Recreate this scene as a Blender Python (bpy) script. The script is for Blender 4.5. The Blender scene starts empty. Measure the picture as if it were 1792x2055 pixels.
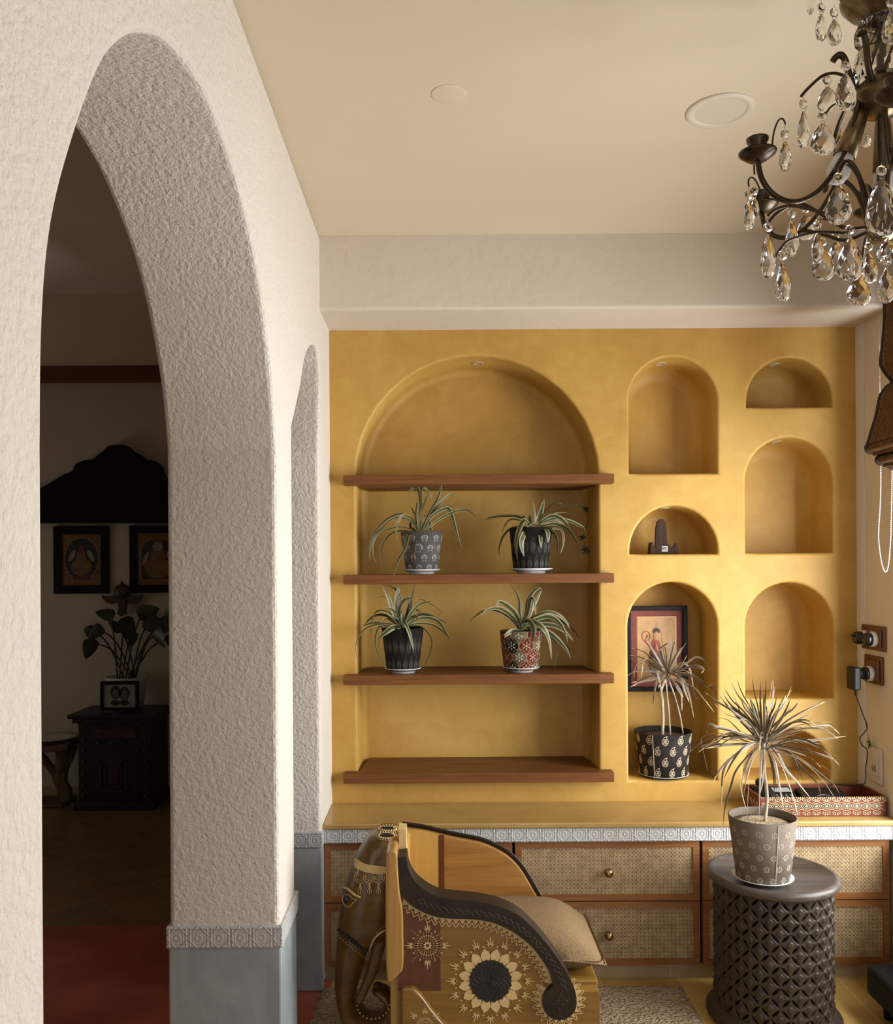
EXPO = -0.22
PIh = 3.14159265/2
import mathutils as _mu
def aim(p, q): return (_mu.Vector(q) - _mu.Vector(p)).to_track_quat('-Z', 'Y').to_euler()
# daylight from outside: sky light through the tall window in the right wall, light thrown up off the ground outside,
# plus two added fill lamps: behind the viewpoint and inside the far room
_a = (1.768 + 1.1, .25, 1.85); _b = (1.768 + .42, 2.45, 1.28); _c = (-4.9, 4.9, 1.0)
LIGHTS = [('window_daylight', _a, aim(_a, (.3, 3.3, .9)), 1.9, 1.4, 52, (.95, .975, 1.0)),
          ('window_daylight_near', _b, aim(_b, (-.5, 2.6, 1.25)), 1.35, 1.5, 128, (.95, .975, 1.0)),
          ('rear_fill_light', (.7, -2.9, 1.4), (PIh, 0, 0), 2.2, 2.5, 29, (.97, .98, 1.0)),  # added fill for surfaces facing the camera
          ('far_room_fill_light', _c, aim(_c, (-2.6, 4.9, 3.0)), 1.0, 1.0, 11, (1.0, .90, .78))]  # added lamp brightening the dark far room, no window built there
import bpy, bmesh, math, random
from mathutils import Vector, Matrix, noise
from mathutils.geometry import tessellate_polygon
PI = math.pi
D = 3.65; F = 1738.0; U = D / F; EYE = 1.613; VX, VY = 880.0, 1140.0; ROLL = 0.0066
COL = bpy.context.scene.collection
CS, SN = math.cos(ROLL), math.sin(ROLL)

# ---------------------------------------------------------------- measuring helpers (photo pixel -> place)
def ray(px, py):
    dx, dy = px - VX, py - VY
    return (dx * CS - dy * SN) / F, (dx * SN + dy * CS) / F
def at(px, py, Y):
    a, b = ray(px, py)
    return Vector((a * Y, Y, EYE - b * Y))
def onx(px, py, X):
    a, b = ray(px, py)
    Y = X / a
    return Vector((X, Y, EYE - b * Y))

# ---------------------------------------------------------------- mesh builder
class MB:
    def __init__(s):
        s.v = []; s.f = []; s.m = []; s.sm = []
    def add(s, vs, fs, m=0, smooth=False):
        o = len(s.v)
        s.v += [Vector(p) for p in vs]
        for f in fs:
            s.f.append([i + o for i in f]); s.m.append(m); s.sm.append(smooth)
        return s
    def box(s, a, b, m=0):
        x0, y0, z0 = a; x1, y1, z1 = b
        vs = [(x0,y0,z0),(x1,y0,z0),(x1,y1,z0),(x0,y1,z0),(x0,y0,z1),(x1,y0,z1),(x1,y1,z1),(x0,y1,z1)]
        return s.add(vs, [(0,3,2,1),(4,5,6,7),(0,1,5,4),(1,2,6,5),(2,3,7,6),(3,0,4,7)], m)
    def prism(s, pts, fn, a, b, m=0, smooth=False, caps=True):
        """pts: 2D outline; fn(u, v, w) -> 3D; extruded w from a to b"""
        n = len(pts)
        vs = [fn(p[0], p[1], a) for p in pts] + [fn(p[0], p[1], b) for p in pts]
        s.add(vs, [(i, (i+1) % n, n + (i+1) % n, n + i) for i in range(n)], m, smooth)
        if caps:
            s.add(vs[:n], [list(range(n))[::-1]], m); s.add(vs[n:], [list(range(n))], m)
        return s
    def lathe(s, prof, n=32, c=(0,0,0), m=0, smooth=True, twist=0.0, axis=None, cap=True):
        c = Vector(c); vs = []; fs = []
        q = Vector((0,0,1)).rotation_difference(Vector(axis)).to_matrix() if axis is not None else Matrix.Identity(3)
        for k, (r, z) in enumerate(prof):
            for i in range(n):
                t = 2 * PI * (i + twist * k) / n
                vs.append(c + q @ Vector((r * math.cos(t), r * math.sin(t), z)))
        for k in range(len(prof) - 1):
            for i in range(n):
                j = (i + 1) % n
                fs.append((k*n+i, k*n+j, (k+1)*n+j, (k+1)*n+i))
        s.add(vs, fs, m, smooth)
        if cap:
            L = len(prof) - 1
            if prof[0][0] > 1e-5: s.add(vs[:n], [list(range(n))[::-1]], m)
            if prof[L][0] > 1e-5: s.add(vs[L*n:], [list(range(n))], m)
        return s
    def tube(s, pts, r, n=8, m=0, flat=1.0, cap=True):
        pts = [Vector(p) for p in pts]; N = len(pts)
        rs = r if isinstance(r, (list, tuple)) else [r] * N
        up = None; vs = []; fs = []
        for k in range(N):
            t = (pts[min(k+1, N-1)] - pts[max(k-1, 0)])
            if t.length < 1e-9: t = Vector((0,0,1))
            t.normalize()
            if up is None:
                up = t.orthogonal().normalized()
            else:
                up = (up - t * up.dot(t))
                up = up.normalized() if up.length > 1e-6 else t.orthogonal().normalized()
            w = t.cross(up)
            for i in range(n):
                a = 2 * PI * i / n
                vs.append(pts[k] + up * (rs[k] * math.cos(a)) + w * (rs[k] * flat * math.sin(a)))
        for k in range(N - 1):
            for i in range(n):
                j = (i + 1) % n
                fs.append((k*n+i, k*n+j, (k+1)*n+j, (k+1)*n+i))
        s.add(vs, fs, m, True)
        if cap:
            s.add(vs[:n], [list(range(n))[::-1]], m); s.add(vs[-n:], [list(range(n))], m)
        return s
    def sphere(s, c, r, n=12, k=8, m=0, sc=(1,1,1)):
        prof = [(max(r * math.sin(PI * i / k), 1e-6), -r * math.cos(PI * i / k)) for i in range(k + 1)]
        o = len(s.v); s.lathe(prof, n, (0,0,0), m, True, cap=False)
        for i in range(o, len(s.v)):
            v = s.v[i]; s.v[i] = Vector((c[0] + v.x*sc[0], c[1] + v.y*sc[1], c[2] + v.z*sc[2]))
        return s
    def build(s, name, mats, parent=None, org=None, bevel=0, seg=2, ang=40, subsurf=0, weld=True):
        me = bpy.data.meshes.new(name)
        o = bpy.data.objects.new(name, me)
        if parent is not None:
            w = Vector((0,0,0)); p = parent
            while p is not None:
                w = w + Vector(p.location); p = p.parent
            L = w; o.parent = parent
        else:
            L = Vector(org) if org is not None else Vector((0,0,0))
            o.location = L
        me.from_pydata([tuple(v - L) for v in s.v], [], s.f)
        mats = mats if isinstance(mats, (list, tuple)) else [mats]
        for mm in mats: me.materials.append(mm)
        me.polygons.foreach_set('material_index', s.m)
        me.polygons.foreach_set('use_smooth', s.sm)
        if weld:
            bm = bmesh.new(); bm.from_mesh(me)
            bmesh.ops.remove_doubles(bm, verts=bm.verts, dist=1e-5)
            bmesh.ops.recalc_face_normals(bm, faces=bm.faces)
            bm.to_mesh(me); bm.free()
        me.update()
        COL.objects.link(o)
        if bevel:
            b = o.modifiers.new('b', 'BEVEL'); b.width = bevel; b.segments = seg; b.limit_method = 'ANGLE'; b.angle_limit = math.radians(ang)
            b.harden_normals = False
        if subsurf:
            q = o.modifiers.new('s', 'SUBSURF'); q.levels = subsurf; q.render_levels = subsurf
        return o

def empty(name, loc):
    o = bpy.data.objects.new(name, None); o.location = loc; o.empty_display_size = .05
    COL.objects.link(o); return o
def tag(o, label, cat, group=None, kind=None):
    o['label'] = label; o['category'] = cat
    if group: o['group'] = group
    if kind: o['kind'] = kind
    return o
def struct(o, label=None):
    o['kind'] = 'structure'
    if label: o['label'] = label
    return o
def catmull(P, n=8):
    P = [Vector(p) for p in P]; out = []
    for i in range(len(P) - 1):
        a = P[max(i-1, 0)]; b = P[i]; c = P[i+1]; d = P[min(i+2, len(P)-1)]
        for k in range(n):
            t = k / n
            out.append(.5 * ((2*b) + (c - a)*t + (2*a - 5*b + 4*c - d)*t*t + (3*b - a - 3*c + d)*t*t*t))
    out.append(P[-1]); return out

# ---------------------------------------------------------------- materials
def srgb(r, g, b):
    f = lambda c: ((c/255)/12.92 if c/255 <= .04045 else (((c/255)+.055)/1.055)**2.4)
    return (f(r), f(g), f(b), 1)
class N:
    """tiny node-graph helper"""
    def __init__(s, name):
        s.mat = bpy.data.materials.new(name); s.mat.use_nodes = True
        s.nt = s.mat.node_tree; s.p = s.nt.nodes['Principled BSDF']; s._tc = None
    def n(s, t, **kw):
        x = s.nt.nodes.new(t)
        for k, v in kw.items(): setattr(x, k, v)
        return x
    def l(s, a, b): s.nt.links.new(a, b)
    def tc(s, which='Object'):
        if s._tc is None: s._tc = s.n('ShaderNodeTexCoord')
        return s._tc.outputs[which]
    def math(s, op, a, b=None, c=None):
        x = s.n('ShaderNodeMath', operation=op)
        for i, v in enumerate((a, b, c)):
            if v is None: continue
            if isinstance(v, (int, float)): x.inputs[i].default_value = v
            else: s.l(v, x.inputs[i])
        return x.outputs[0]
    def mapping(s, scale=(1,1,1), rot=(0,0,0), vec=None):
        x = s.n('ShaderNodeMapping'); x.inputs['Scale'].default_value = scale; x.inputs['Rotation'].default_value = rot
        s.l(vec if vec is not None else s.tc(), x.inputs['Vector']); return x.outputs[0]
    def noise(s, scale, detail=4, rough=.5, vec=None, dist=0):
        x = s.n('ShaderNodeTexNoise'); x.inputs['Scale'].default_value = scale; x.inputs['Detail'].default_value = detail
        x.inputs['Roughness'].default_value = rough; x.inputs['Distortion'].default_value = dist
        s.l(vec if vec is not None else s.tc(), x.inputs['Vector']); return x.outputs['Fac']
    def ramp(s, fac, stops):
        x = s.n('ShaderNodeValToRGB'); e = x.color_ramp.elements
        e[0].position = stops[0][0]; e[0].color = stops[0][1]; e[1].position = stops[-1][0]; e[1].color = stops[-1][1]
        for p, c in stops[1:-1]:
            q = e.new(p); q.color = c
        s.l(fac, x.inputs[0]); return x.outputs[0]
    def mix(s, fac, a, b, blend='MIX'):
        x = s.n('ShaderNodeMix', data_type='RGBA', blend_type=blend)
        for i, v in ((0, fac), (6, a), (7, b)):
            if isinstance(v, (int, float, tuple)): x.inputs[i].default_value = v
            else: s.l(v, x.inputs[i])
        return x.outputs[2]
    def bump(s, h, strength=.3, dist=.01, prev=None):
        x = s.n('ShaderNodeBump'); x.inputs['Strength'].default_value = strength; x.inputs['Distance'].default_value = dist
        s.l(h, x.inputs['Height'])
        if prev is not None: s.l(prev, x.inputs['Normal'])
        s.l(x.outputs[0], s.p.inputs['Normal']); return x.outputs[0]
    def set(s, color=None, rough=None, metal=None, spec=None, **kw):
        for k, v in (('Base Color', color), ('Roughness', rough), ('Metallic', metal), ('Specular IOR Level', spec)):
            if v is None: continue
            if isinstance(v, (int, float, tuple)): s.p.inputs[k].default_value = v
            else: s.l(v, s.p.inputs[k])
        for k, v in kw.items(): s.p.inputs[k.replace('_', ' ')].default_value = v
        return s.mat
def plain(name, c, rough=.55, metal=0, spec=.5, var=.0, vs=8, bump=0, bs=60, bd=.004, stretch=(1,1,1)):
    g = N(name)
    if var:
        f = g.noise(vs, 5, .55, g.mapping(stretch))
        d = tuple(x*(1-var) for x in c[:3]) + (1,); u = tuple(min(1, x*(1+var*.7)) for x in c[:3]) + (1,)
        g.set(color=g.ramp(f, [(.3, d), (.7, u)]))
    else: g.set(color=c)
    if bump: g.bump(g.noise(bs, 4, .55, g.mapping(stretch)), bump, bd)
    return g.set(rough=rough, metal=metal, spec=spec)
def wood(name, c1, c2, axis=0, scale=6, rough=.4, c3=None, bump=.1, spec=.5, coat=0):
    g = N(name); st = [scale*2.5]*3; st[axis] = scale*.18
    v = g.mapping(tuple(st))
    f = g.noise(2.2, 6, .6, v, 1.2)
    st2 = [60]*3; st2[axis] = 2.0
    f2 = g.noise(2, 3, .5, g.mapping(tuple(st2)))
    ff = g.math('ADD', g.math('MULTIPLY', f, .75), g.math('MULTIPLY', f2, .25))
    stops = [(.33, c1), (.66, c2)] if c3 is None else [(.3, c1), (.5, c3), (.7, c2)]
    g.set(color=g.ramp(ff, stops), rough=rough, spec=spec, Coat_Weight=coat)
    if bump: g.bump(f2, bump, .002)
    return g.mat

def plaster(name, c, c2, s1, strength, rough=.9):
    g = N(name)
    a = g.noise(s1, 6, .62); b = g.noise(s1*.3, 4, .6); c0 = g.noise(1.3, 4, .5)
    w = g.n('ShaderNodeTexVoronoi'); w.inputs['Scale'].default_value = s1*.8; g.l(g.tc(), w.inputs['Vector'])
    h = g.math('ADD', g.math('MULTIPLY', g.math('POWER', a, 1.6), 1.0), g.math('ADD', g.math('MULTIPLY', b, .5), g.math('MULTIPLY', w.outputs['Distance'], -.25)))
    g.bump(h, strength, .012)
    g.set(color=g.ramp(c0, [(.3, c2), (.7, c)]), rough=rough, spec=.2)
    return g.mat

M_rough = plaster('rough_white_plaster', (.80,.728,.63,1), (.755,.685,.59,1), 85, .7)
M_ceil = plain('ceiling_paint', (.645,.545,.40,1), .85, spec=.2, var=.03, vs=1.5, bump=.05, bs=12)
M_smooth = plaster('smooth_white_plaster', (.67,.585,.475,1), (.62,.54,.44,1), 30, .25)

def m_yellow():
    g = N('yellow_lime_plaster')
    a = g.noise(2.0, 6, .65, None, .8); b = g.noise(8, 6, .65, None, 1.2); c = g.noise(.9, 3, .5)
    f = g.math('ADD', g.math('MULTIPLY', a, .5), g.math('ADD', g.math('MULTIPLY', b, .25), g.math('MULTIPLY', c, .25)))
    col = g.ramp(f, [(.34, (.39,.212,.038,1)), (.5, (.49,.285,.062,1)), (.66, (.57,.36,.098,1))])
    g.set(color=col, rough=.55, spec=.35)
    g.bump(g.noise(16, 5, .55), .12, .006)
    return g.mat
M_yel = m_yellow()
def m_cement():
    g = N('grey_polished_cement')
    f = g.noise(5, 7, .65, g.mapping((1,1,.7)), .7)
    g.set(color=g.ramp(f, [(.3, (.24,.275,.285,1)), (.5, (.33,.365,.37,1)), (.72, (.45,.475,.47,1))]), rough=.42, spec=.45)
    g.bump(g.noise(40, 4), .06, .003)
    return g.mat
M_cem = m_cement()
def m_tile():
    g = N('embossed_white_tile')
    sp = g.n('ShaderNodeSeparateXYZ'); g.l(g.tc(), sp.inputs[0])
    S = .0595
    u = g.math('FRACT', g.math('DIVIDE', g.math('ADD', g.math('ADD', sp.outputs[0], sp.outputs[1]), 10), S))
    v = g.math('FRACT', g.math('DIVIDE', g.math('SUBTRACT', sp.outputs[2], EYE - 507*U), 29*U))
    a = g.math('ABSOLUTE', g.math('SUBTRACT', u, .5)); b = g.math('ABSOLUTE', g.math('SUBTRACT', v, .5))
    mx = g.math('MAXIMUM', a, b); sm = g.math('ADD', a, b)
    def ridge(x, c, w):
        return g.math('MAXIMUM', g.math('SUBTRACT', 1.0, g.math('DIVIDE', g.math('ABSOLUTE', g.math('SUBTRACT', x, c)), w)), 0.0)
    rad = g.math('SQRT', g.math('ADD', g.math('MULTIPLY', a, a), g.math('MULTIPLY', b, b)))
    knot = g.noise(170, 2)
    h = g.math('ADD', g.math('MULTIPLY', ridge(mx, .41, .055), g.math('ADD', .4, knot)), g.math('MULTIPLY', ridge(sm, .56, .06), .9))
    h = g.math('ADD', h, g.math('ADD', g.math('MULTIPLY', ridge(rad, .13, .05), .7), g.math('MULTIPLY', ridge(mx, .27, .03), .5)))
    ed = g.math('GREATER_THAN', a, .484)
    h = g.math('SUBTRACT', h, g.math('MULTIPLY', ed, 1.2))
    g.bump(h, .6, .005)
    g.set(color=g.mix(ed, (.54,.53,.51,1), (.37,.355,.33,1)), rough=.5, spec=.3)
    return g.mat
M_tile = m_tile()
def m_stone_tiles(name, c1, c2, gr, rot, w=.6, h=.3, rough=.25):
    g = N(name)
    b = g.n('ShaderNodeTexBrick'); g.l(g.mapping((1,1,1), (0,0,rot)), b.inputs['Vector'])
    b.inputs['Scale'].default_value = 1; b.inputs['Brick Width'].default_value = w; b.inputs['Row Height'].default_value = h
    b.inputs['Mortar Size'].default_value = .0028; b.inputs['Mortar Smooth'].default_value = .1
    b.inputs['Color1'].default_value = c1; b.inputs['Color2'].default_value = c2; b.inputs['Mortar'].default_value = gr
    f = g.noise(7, 6, .6, None, .6)
    g.set(color=g.mix(.45, b.outputs['Color'], g.ramp(f, [(.3, tuple(x*.65 for x in c1[:3])+(1,)), (.7, c2)])), rough=rough, spec=.5)
    g.bump(b.outputs['Fac'], .15, -.002)
    return g.mat
M_floor = m_stone_tiles('yellow_stone_floor_tiles', (.46,.29,.08,1), (.57,.37,.115,1), (.66,.50,.24,1), PI/2, .62, .31)
M_floor2 = m_stone_tiles('dark_stone_floor_tiles', (.20,.13,.05,1), (.26,.17,.07,1), (.32,.24,.12,1), PI/4)
M_red = plain('red_oxide_floor', (.40,.10,.06,1), .32, var=.25, vs=4, spec=.5)
M_counter = m_stone_tiles('yellow_stone_worktop', (.42,.255,.075,1), (.48,.305,.10,1), (.36,.23,.08,1), 0, 1.02, 2.0, .3)
M_skirt = m_stone_tiles('stone_skirting', (.40,.30,.16,1), (.46,.36,.20,1), (.55,.47,.32,1), 0, .6, 4.0, .4)
M_teak = wood('teak_frame_wood', (.20,.075,.022,1), (.33,.135,.04,1), 0, 7, .42)
M_shelf = wood('teak_shelf_wood', (.105,.034,.008,1), (.215,.080,.018,1), 0, 7, .5, spec=.3)
# ================================================================ ROOM SHELL
XL = -216.5 * U; XR = 842 * U; TH = .31
ZC = EYE + 616 * U; ZS = EYE + 478 * U          # ceiling, beam soffit
YB = D; YBEAM = .921 * D; ZCT = EYE - 470 * U  # worktop top
# left wall with two tall arches
A1 = [(88,900),(92,640),(110,450),(150,290),(200,150),(240,90),(285,67),(340,85),(400,160),(440,250),(480,370),(520,550),(545,750),(555,900)]
p1 = [onx(x, y, XL) for x, y in A1]
p1 = [Vector((p.y, p.z)) for p in p1]; p1[0].x = 1.0; p1[-1].x = 2.44
A2 = [(603,780),(612,722),(622,699),(630,693),(637,702),(642,740)]
p2 = [onx(x, y, XL) for x, y in A2]
p2 = [Vector((2.70, 2.05))] + [Vector((p.y, p.z)) for p in p2] + [Vector((3.307, 2.06))]
def arch_curve(p):
    q = catmull([Vector((a.x, a.y, 0)) for a in p], 6)
    return [(v.x, v.y) for v in q]
arch1 = arch_curve(p1); arch2 = arch_curve(p2)
out = [(-2.5, 0), (1.0, 0)] + arch1 + [(2.44, 0), (2.70, 0)] + arch2 + [(3.307, 0), (YB + .12, 0), (YB + .12, ZC), (-2.5, ZC)]
mb = MB()
n = len(out)
fn = lambda u, v, w: (w, u, v)
mb.prism(out, fn, XL, XL - TH)
wl = struct(mb.build('wall_left', [M_rough], bevel=.014, seg=3, ang=35), 'white rough plaster wall pierced by two tall rounded arches')
for pl in wl.data.polygons: pl.use_smooth = False

# yellow wall with niches ------------------------------------------------
def niche_outline(x0, x1, ytop, yspring, ybot, e=0.0, n=20):
    a = at(x0, ybot, YB); b = at(x1, ybot, YB)
    cx = (a.x + b.x)/2; hw = (b.x - a.x)/2 + e; zb = at((x0+x1)/2, ybot, YB).z - max(e, 0)
    zs = at((x0+x1)/2, yspring, YB).z; zt = at((x0+x1)/2, ytop, YB).z + e
    pts = [(cx + hw, zb)] + [(cx + hw*math.cos(PI*i/n), zs + (zt - zs)*math.sin(PI*i/n)) for i in range(n+1)] + [(cx - hw, zb)]
    # resampled bottom so rings match
    for k in range(1, 6): pts.append((cx - hw + 2*hw*k/6, zb))
    return pts
NICHES = [(718,1204,714,957,1556,.26,.03), (1263,1440,716,804,950,.235,.06), (1264,1440,1015,1107,1112,.235,.06), (1262,1441,1168,1258,1566,.25,.03),
          (1499,1671,718,804,817,.235,.06), (1497,1672,878,966,1110,.235,.06), (1497,1674,1169,1258,1402,.26,.04), (1492,1668,1462,1548,1566,.235,.06)]
mb = MB()
xa = XL - .02; xb = XR + .02
outer = [(xa, ZCT - .06), (xb, ZCT - .06), (xb, ZS + .05), (xa, ZS + .05)]
loops = [outer]
rings_all = []
for (x0, x1, yt, ys, yb, dep, rb) in NICHES:
    rings = []
    R = .012
    for k in range(5):
        t = k/4 * PI/2
        rings.append((R*(1 - math.sin(t)), YB + R*(1 - math.cos(t))))
    for k in range(6):
        t = k/5 * PI/2
        rings.append((-rb*(1 - math.cos(t)), YB + dep - rb + rb*math.sin(t)))
    rings_all.append([[(p[0], y, p[1]) for p in niche_outline(x0, x1, yt, ys, yb, e)] for e, y in rings])
    loops.append(niche_outline(x0, x1, yt, ys, yb, R))
flat = [p for l in loops for p in l]
tris = tessellate_polygon([[Vector((p[0], p[1], 0)) for p in l] for l in loops])
mb.add([(p[0], YB, p[1]) for p in flat], [tuple(t) for t in tris])
for rs in rings_all:
    n = len(rs[0])
    vs = [p for r in rs for p in r]
    fs = [(k*n+i, k*n+(i+1)%n, (k+1)*n+(i+1)%n, (k+1)*n+i) for k in range(len(rs)-1) for i in range(n)]
    mb.add(vs, fs, 0, True)
    mb.add(rs[-1], [list(range(n))], 0, False)
wb = struct(mb.build('wall_back', [M_yel]), 'ochre yellow lime plaster wall with arched niches')

# beam over the yellow wall
mb = MB().box((XL - .02, YBEAM, ZS), (XR + .02, YB + .12, ZC + .02))
struct(mb.build('trim_1', [M_smooth], bevel=.012, seg=3), 'deep white plaster beam across the top of the yellow wall')
# right wall: solid return by the yellow wall, window opening with blind, rest of wall
WY0, WY1, WZ0, WZ1 = .75, 3.33, .54, 2.52
mb = MB()
mb.box((XR, WY1, -.02), (XR + .24, YB + .3, ZC + .02))
mb.box((XR, 2.16, WZ1), (XR + .24, WY1, ZC + .02))
mb.box((XR, WY0, 2.06), (XR + .24, 2.16, ZC + .02))  # low lintel over the unseen window part, added to block high daylight
mb.box((XR, WY0, -.02), (XR + .24, WY1, WZ0))
mb.box((XR, -2.5, -.02), (XR + .24, WY0, ZC + .02))
struct(mb.build('wall_right', [M_smooth], weld=False), 'pale plaster wall with a tall window behind the brown blind')
mb = MB().box((XR - .006, 3.585, ZCT), (XR + .01, YB + .01, ZS + .01))
struct(mb.build('trim_2', [M_rough], bevel=.003), 'narrow rough plaster band in the right corner of the yellow wall')
# window frame
g = MB()
for y0, y1, z0, z1 in ((WY0, WY1, WZ0, WZ0+.06), (WY0, WY1, WZ1-.06, WZ1), (WY0, WY0+.06, WZ0, WZ1), (WY1-.06, WY1, WZ0, WZ1), (2.1, 2.16, WZ0, WZ1), (1.0, 1.06, WZ0, WZ1)):
    g.box((XR + .12, y0, z0), (XR + .17, y1, z1))
struct(g.build('window_1', [M_teak], bevel=.004), 'wooden window frame behind the blind')
# floor, ceiling, far room
mb = MB().box((XL + .03, -2.5, -.1), (XR + .02, YB + .1, 0))
struct(mb.build('floor', [M_floor], weld=False), 'yellow stone tile floor')
mb = MB().box((-5.0, -2.5, -.1), (XL + .03, 3.94, 0))
struct(mb.build('floor_red', [M_red]), 'red oxide cement floor under and beyond the arches')
mb = MB().box((-5.0, 3.94, -.1), (XL - TH + .3, 6.4, 0))
struct(mb.build('floor_far', [M_floor2]), 'dark stone tile floor of the room beyond the arch')
mb = MB().box((XL - .02, -2.5, ZC), (XR + .02, YB + .1, ZC + .1))
struct(mb.build('ceiling', [M_ceil]), 'cream painted ceiling')
ZP = EYE + 600 * U
mb = MB().box((-5.0, -2.5, ZP), (XL - TH + .02, 3.95, ZP + .5))
struct(mb.build('ceiling_passage', [M_rough], bevel=.01), 'rough plaster ceiling of the passage beyond the arch')
ZF = EYE + 697 * U; YF = 6.25
mb = MB().box((-5.0, 3.9, ZF), (XL + .3, YF + .1, ZF + .1))
struct(mb.build('ceiling_far', [M_ceil]), 'cream ceiling of the far room')
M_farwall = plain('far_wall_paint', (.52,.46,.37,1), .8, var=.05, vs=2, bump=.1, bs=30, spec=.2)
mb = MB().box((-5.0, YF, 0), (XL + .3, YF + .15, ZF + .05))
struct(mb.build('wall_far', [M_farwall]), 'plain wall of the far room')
mb = MB().box((-5.15, -2.5, 0), (-5.0, YF + .15, ZF + .1))
struct(mb.build('wall_far_left', [M_farwall]))
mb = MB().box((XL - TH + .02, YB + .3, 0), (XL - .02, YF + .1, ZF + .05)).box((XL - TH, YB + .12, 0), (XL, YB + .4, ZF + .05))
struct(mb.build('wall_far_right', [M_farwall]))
mb = MB().box((-5.0, -2.65, -.05), (XL - TH, -2.5, ZF))
struct(mb.build('wall_passage_end', [M_farwall]))
mb = MB().box((XL - TH, -2.65, 0), (-.4, -2.5, ZC + .02)).box((1.72, -2.65, 0), (XR + .24, -2.5, ZC + .02)).box((-.4, -2.65, 2.65), (1.72, -2.5, ZC + .02))  # opening left in this unseen wall for the added fill lamp
struct(mb.build('wall_behind', [M_smooth], weld=False), 'unseen wall behind the viewpoint, wide opening added for fill light')
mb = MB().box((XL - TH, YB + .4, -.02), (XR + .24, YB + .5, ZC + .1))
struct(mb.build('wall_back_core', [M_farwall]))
# far room skirting and beam under its ceiling
mb = MB().box((-5.0, YF - .015, 0), (XL - TH, YF, .055))
struct(mb.build('baseboard_far', [M_skirt]), 'stone skirting along the far wall')
mb = MB().box((-5.0, YF - .06, at(200, 765, YF - .06).z), (XL - TH + .05, YF, at(200, 722, YF - .06).z))
M_darkwood = wood('dark_beam_wood', (.09,.03,.012,1), (.16,.055,.02,1), 0, 6, .5)
struct(mb.build('trim_3', [M_darkwood], bevel=.004), 'dark wooden beam along the top of the far wall')
# tile strips and cement dado on pillar and pilaster
ZT1 = EYE - 478*U; ZT0 = EYE - 507*U
mb = MB().box((XL - TH - .008, 2.432, ZT0), (XL + .010, 2.708, ZT1))
struct(mb.build('trim_4', [M_tile], bevel=.003), 'white embossed tile band around the pillar')
mb = MB().box((XL - TH - .003, 2.437, 0), (XL + .005, 2.703, ZT0))
struct(mb.build('trim_5', [M_cem], bevel=.006), 'grey polished cement dado on the pillar')
mb = MB().box((XL - TH - .003, 3.303, 0), (XL + .003, 3.35, ZT0))
struct(mb.build('trim_6', [M_cem], bevel=.006), 'grey polished cement dado beside the cabinets')
mb = MB().box((XL - TH - .004, 3.299, ZT0), (XL + .004, YBEAM, ZT1)).box((XL, YBEAM - .008, ZT0), (XR - .01, YB, ZT1 - .001))
struct(mb.build('trim_7', [M_tile], bevel=.003, weld=False), 'white embossed tile band under the worktop')
# stone skirting below the cabinets
mb = MB().box((XL, 3.40, 0), (XR, 3.46, EYE - 741*U))
struct(mb.build('baseboard_back', [M_skirt]), 'stone skirting below the cane cabinets')

# ================================================================ CAMERA, LIGHT
sc = bpy.context.scene
cam = bpy.data.cameras.new('camera'); co = bpy.data.objects.new('camera', cam); COL.objects.link(co)
cam.sensor_fit = 'HORIZONTAL'; cam.sensor_width = 36; cam.lens = 36 * F / 1792
cam.clip_start = .02
co.location = (0, 0, EYE)
co.rotation_euler = (Matrix.Rotation(PI/2, 3, 'X') @ Matrix.Rotation(-ROLL, 3, 'Z')).to_euler()
# principal point (VX, VY) seen in the rolled frame
cam.shift_x = (896 - VX) / 1792; cam.shift_y = (VY - 1027.5) / 1792
sc.camera = co
sc.view_settings.view_transform = 'Standard'; sc.view_settings.look = 'None'; sc.view_settings.gamma = 1; sc.view_settings.use_curve_mapping = False
sc.view_settings.exposure = EXPO
w = bpy.data.worlds.new('world'); sc.world = w; w.use_nodes = True
w.node_tree.nodes['Background'].inputs[0].default_value = (.80,.90,1,1); w.node_tree.nodes['Background'].inputs[1].default_value = .6
def area(name, loc, rot, sx, sy, power, col):
    l = bpy.data.lights.new(name, 'AREA'); l.shape = 'RECTANGLE'; l.size = sx; l.size_y = sy; l.energy = power; l.color = col
    o = bpy.data.objects.new(name, l); o.location = loc; o.rotation_euler = rot; COL.objects.link(o); return o
for L in LIGHTS: area(*L)
# ================================================================ SHELVES, WORKTOP, CABINETS
xn0 = at(718, 1300, YB).x + .002; xn1 = at(1204, 1300, YB).x - .002
def shelf(ytop, label):
    z = at(960, ytop, 3.59).z; t = .040
    x0 = at(689, ytop, 3.59).x; x1 = at(1233, ytop, 3.59).x
    m = MB()
    pts = [(x0, 3.59), (x1, 3.59), (x1, YB - .0005), (xn1, YB - .0005), (xn1 - .028, YB + .255), (xn0 + .028, YB + .255), (xn0, YB - .0005), (x0, YB - .0005)]
    m.prism(pts, lambda u, v, w: (u, v, w), z - t, z)
    o = m.build('wooden_shelf', [M_shelf], org=((x0+x1)/2, 3.62, z), bevel=.003)
    tag(o, label, 'shelf', 'teak shelves in the large arched niche'); return z
SZ = [shelf(952, 'empty teak shelf, topmost of four, crossing the large arched niche'),
      shelf(1152, 'second teak shelf from the top, holding the flowered grey pot and a dark pot'),
      shelf(1354, 'third teak shelf from the top, holding the red patchwork pot'),
      shelf(1552, 'empty teak shelf, lowest of four, just above the worktop')]
m = MB().box((XL, YBEAM - .018, ZCT - .022), (XR, YB, ZCT))
tag(m.build('worktop', [M_counter], org=(0, 3.5, ZCT), bevel=.006, seg=3), 'long ochre stone worktop running below the yellow niche wall', 'worktop')

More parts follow.
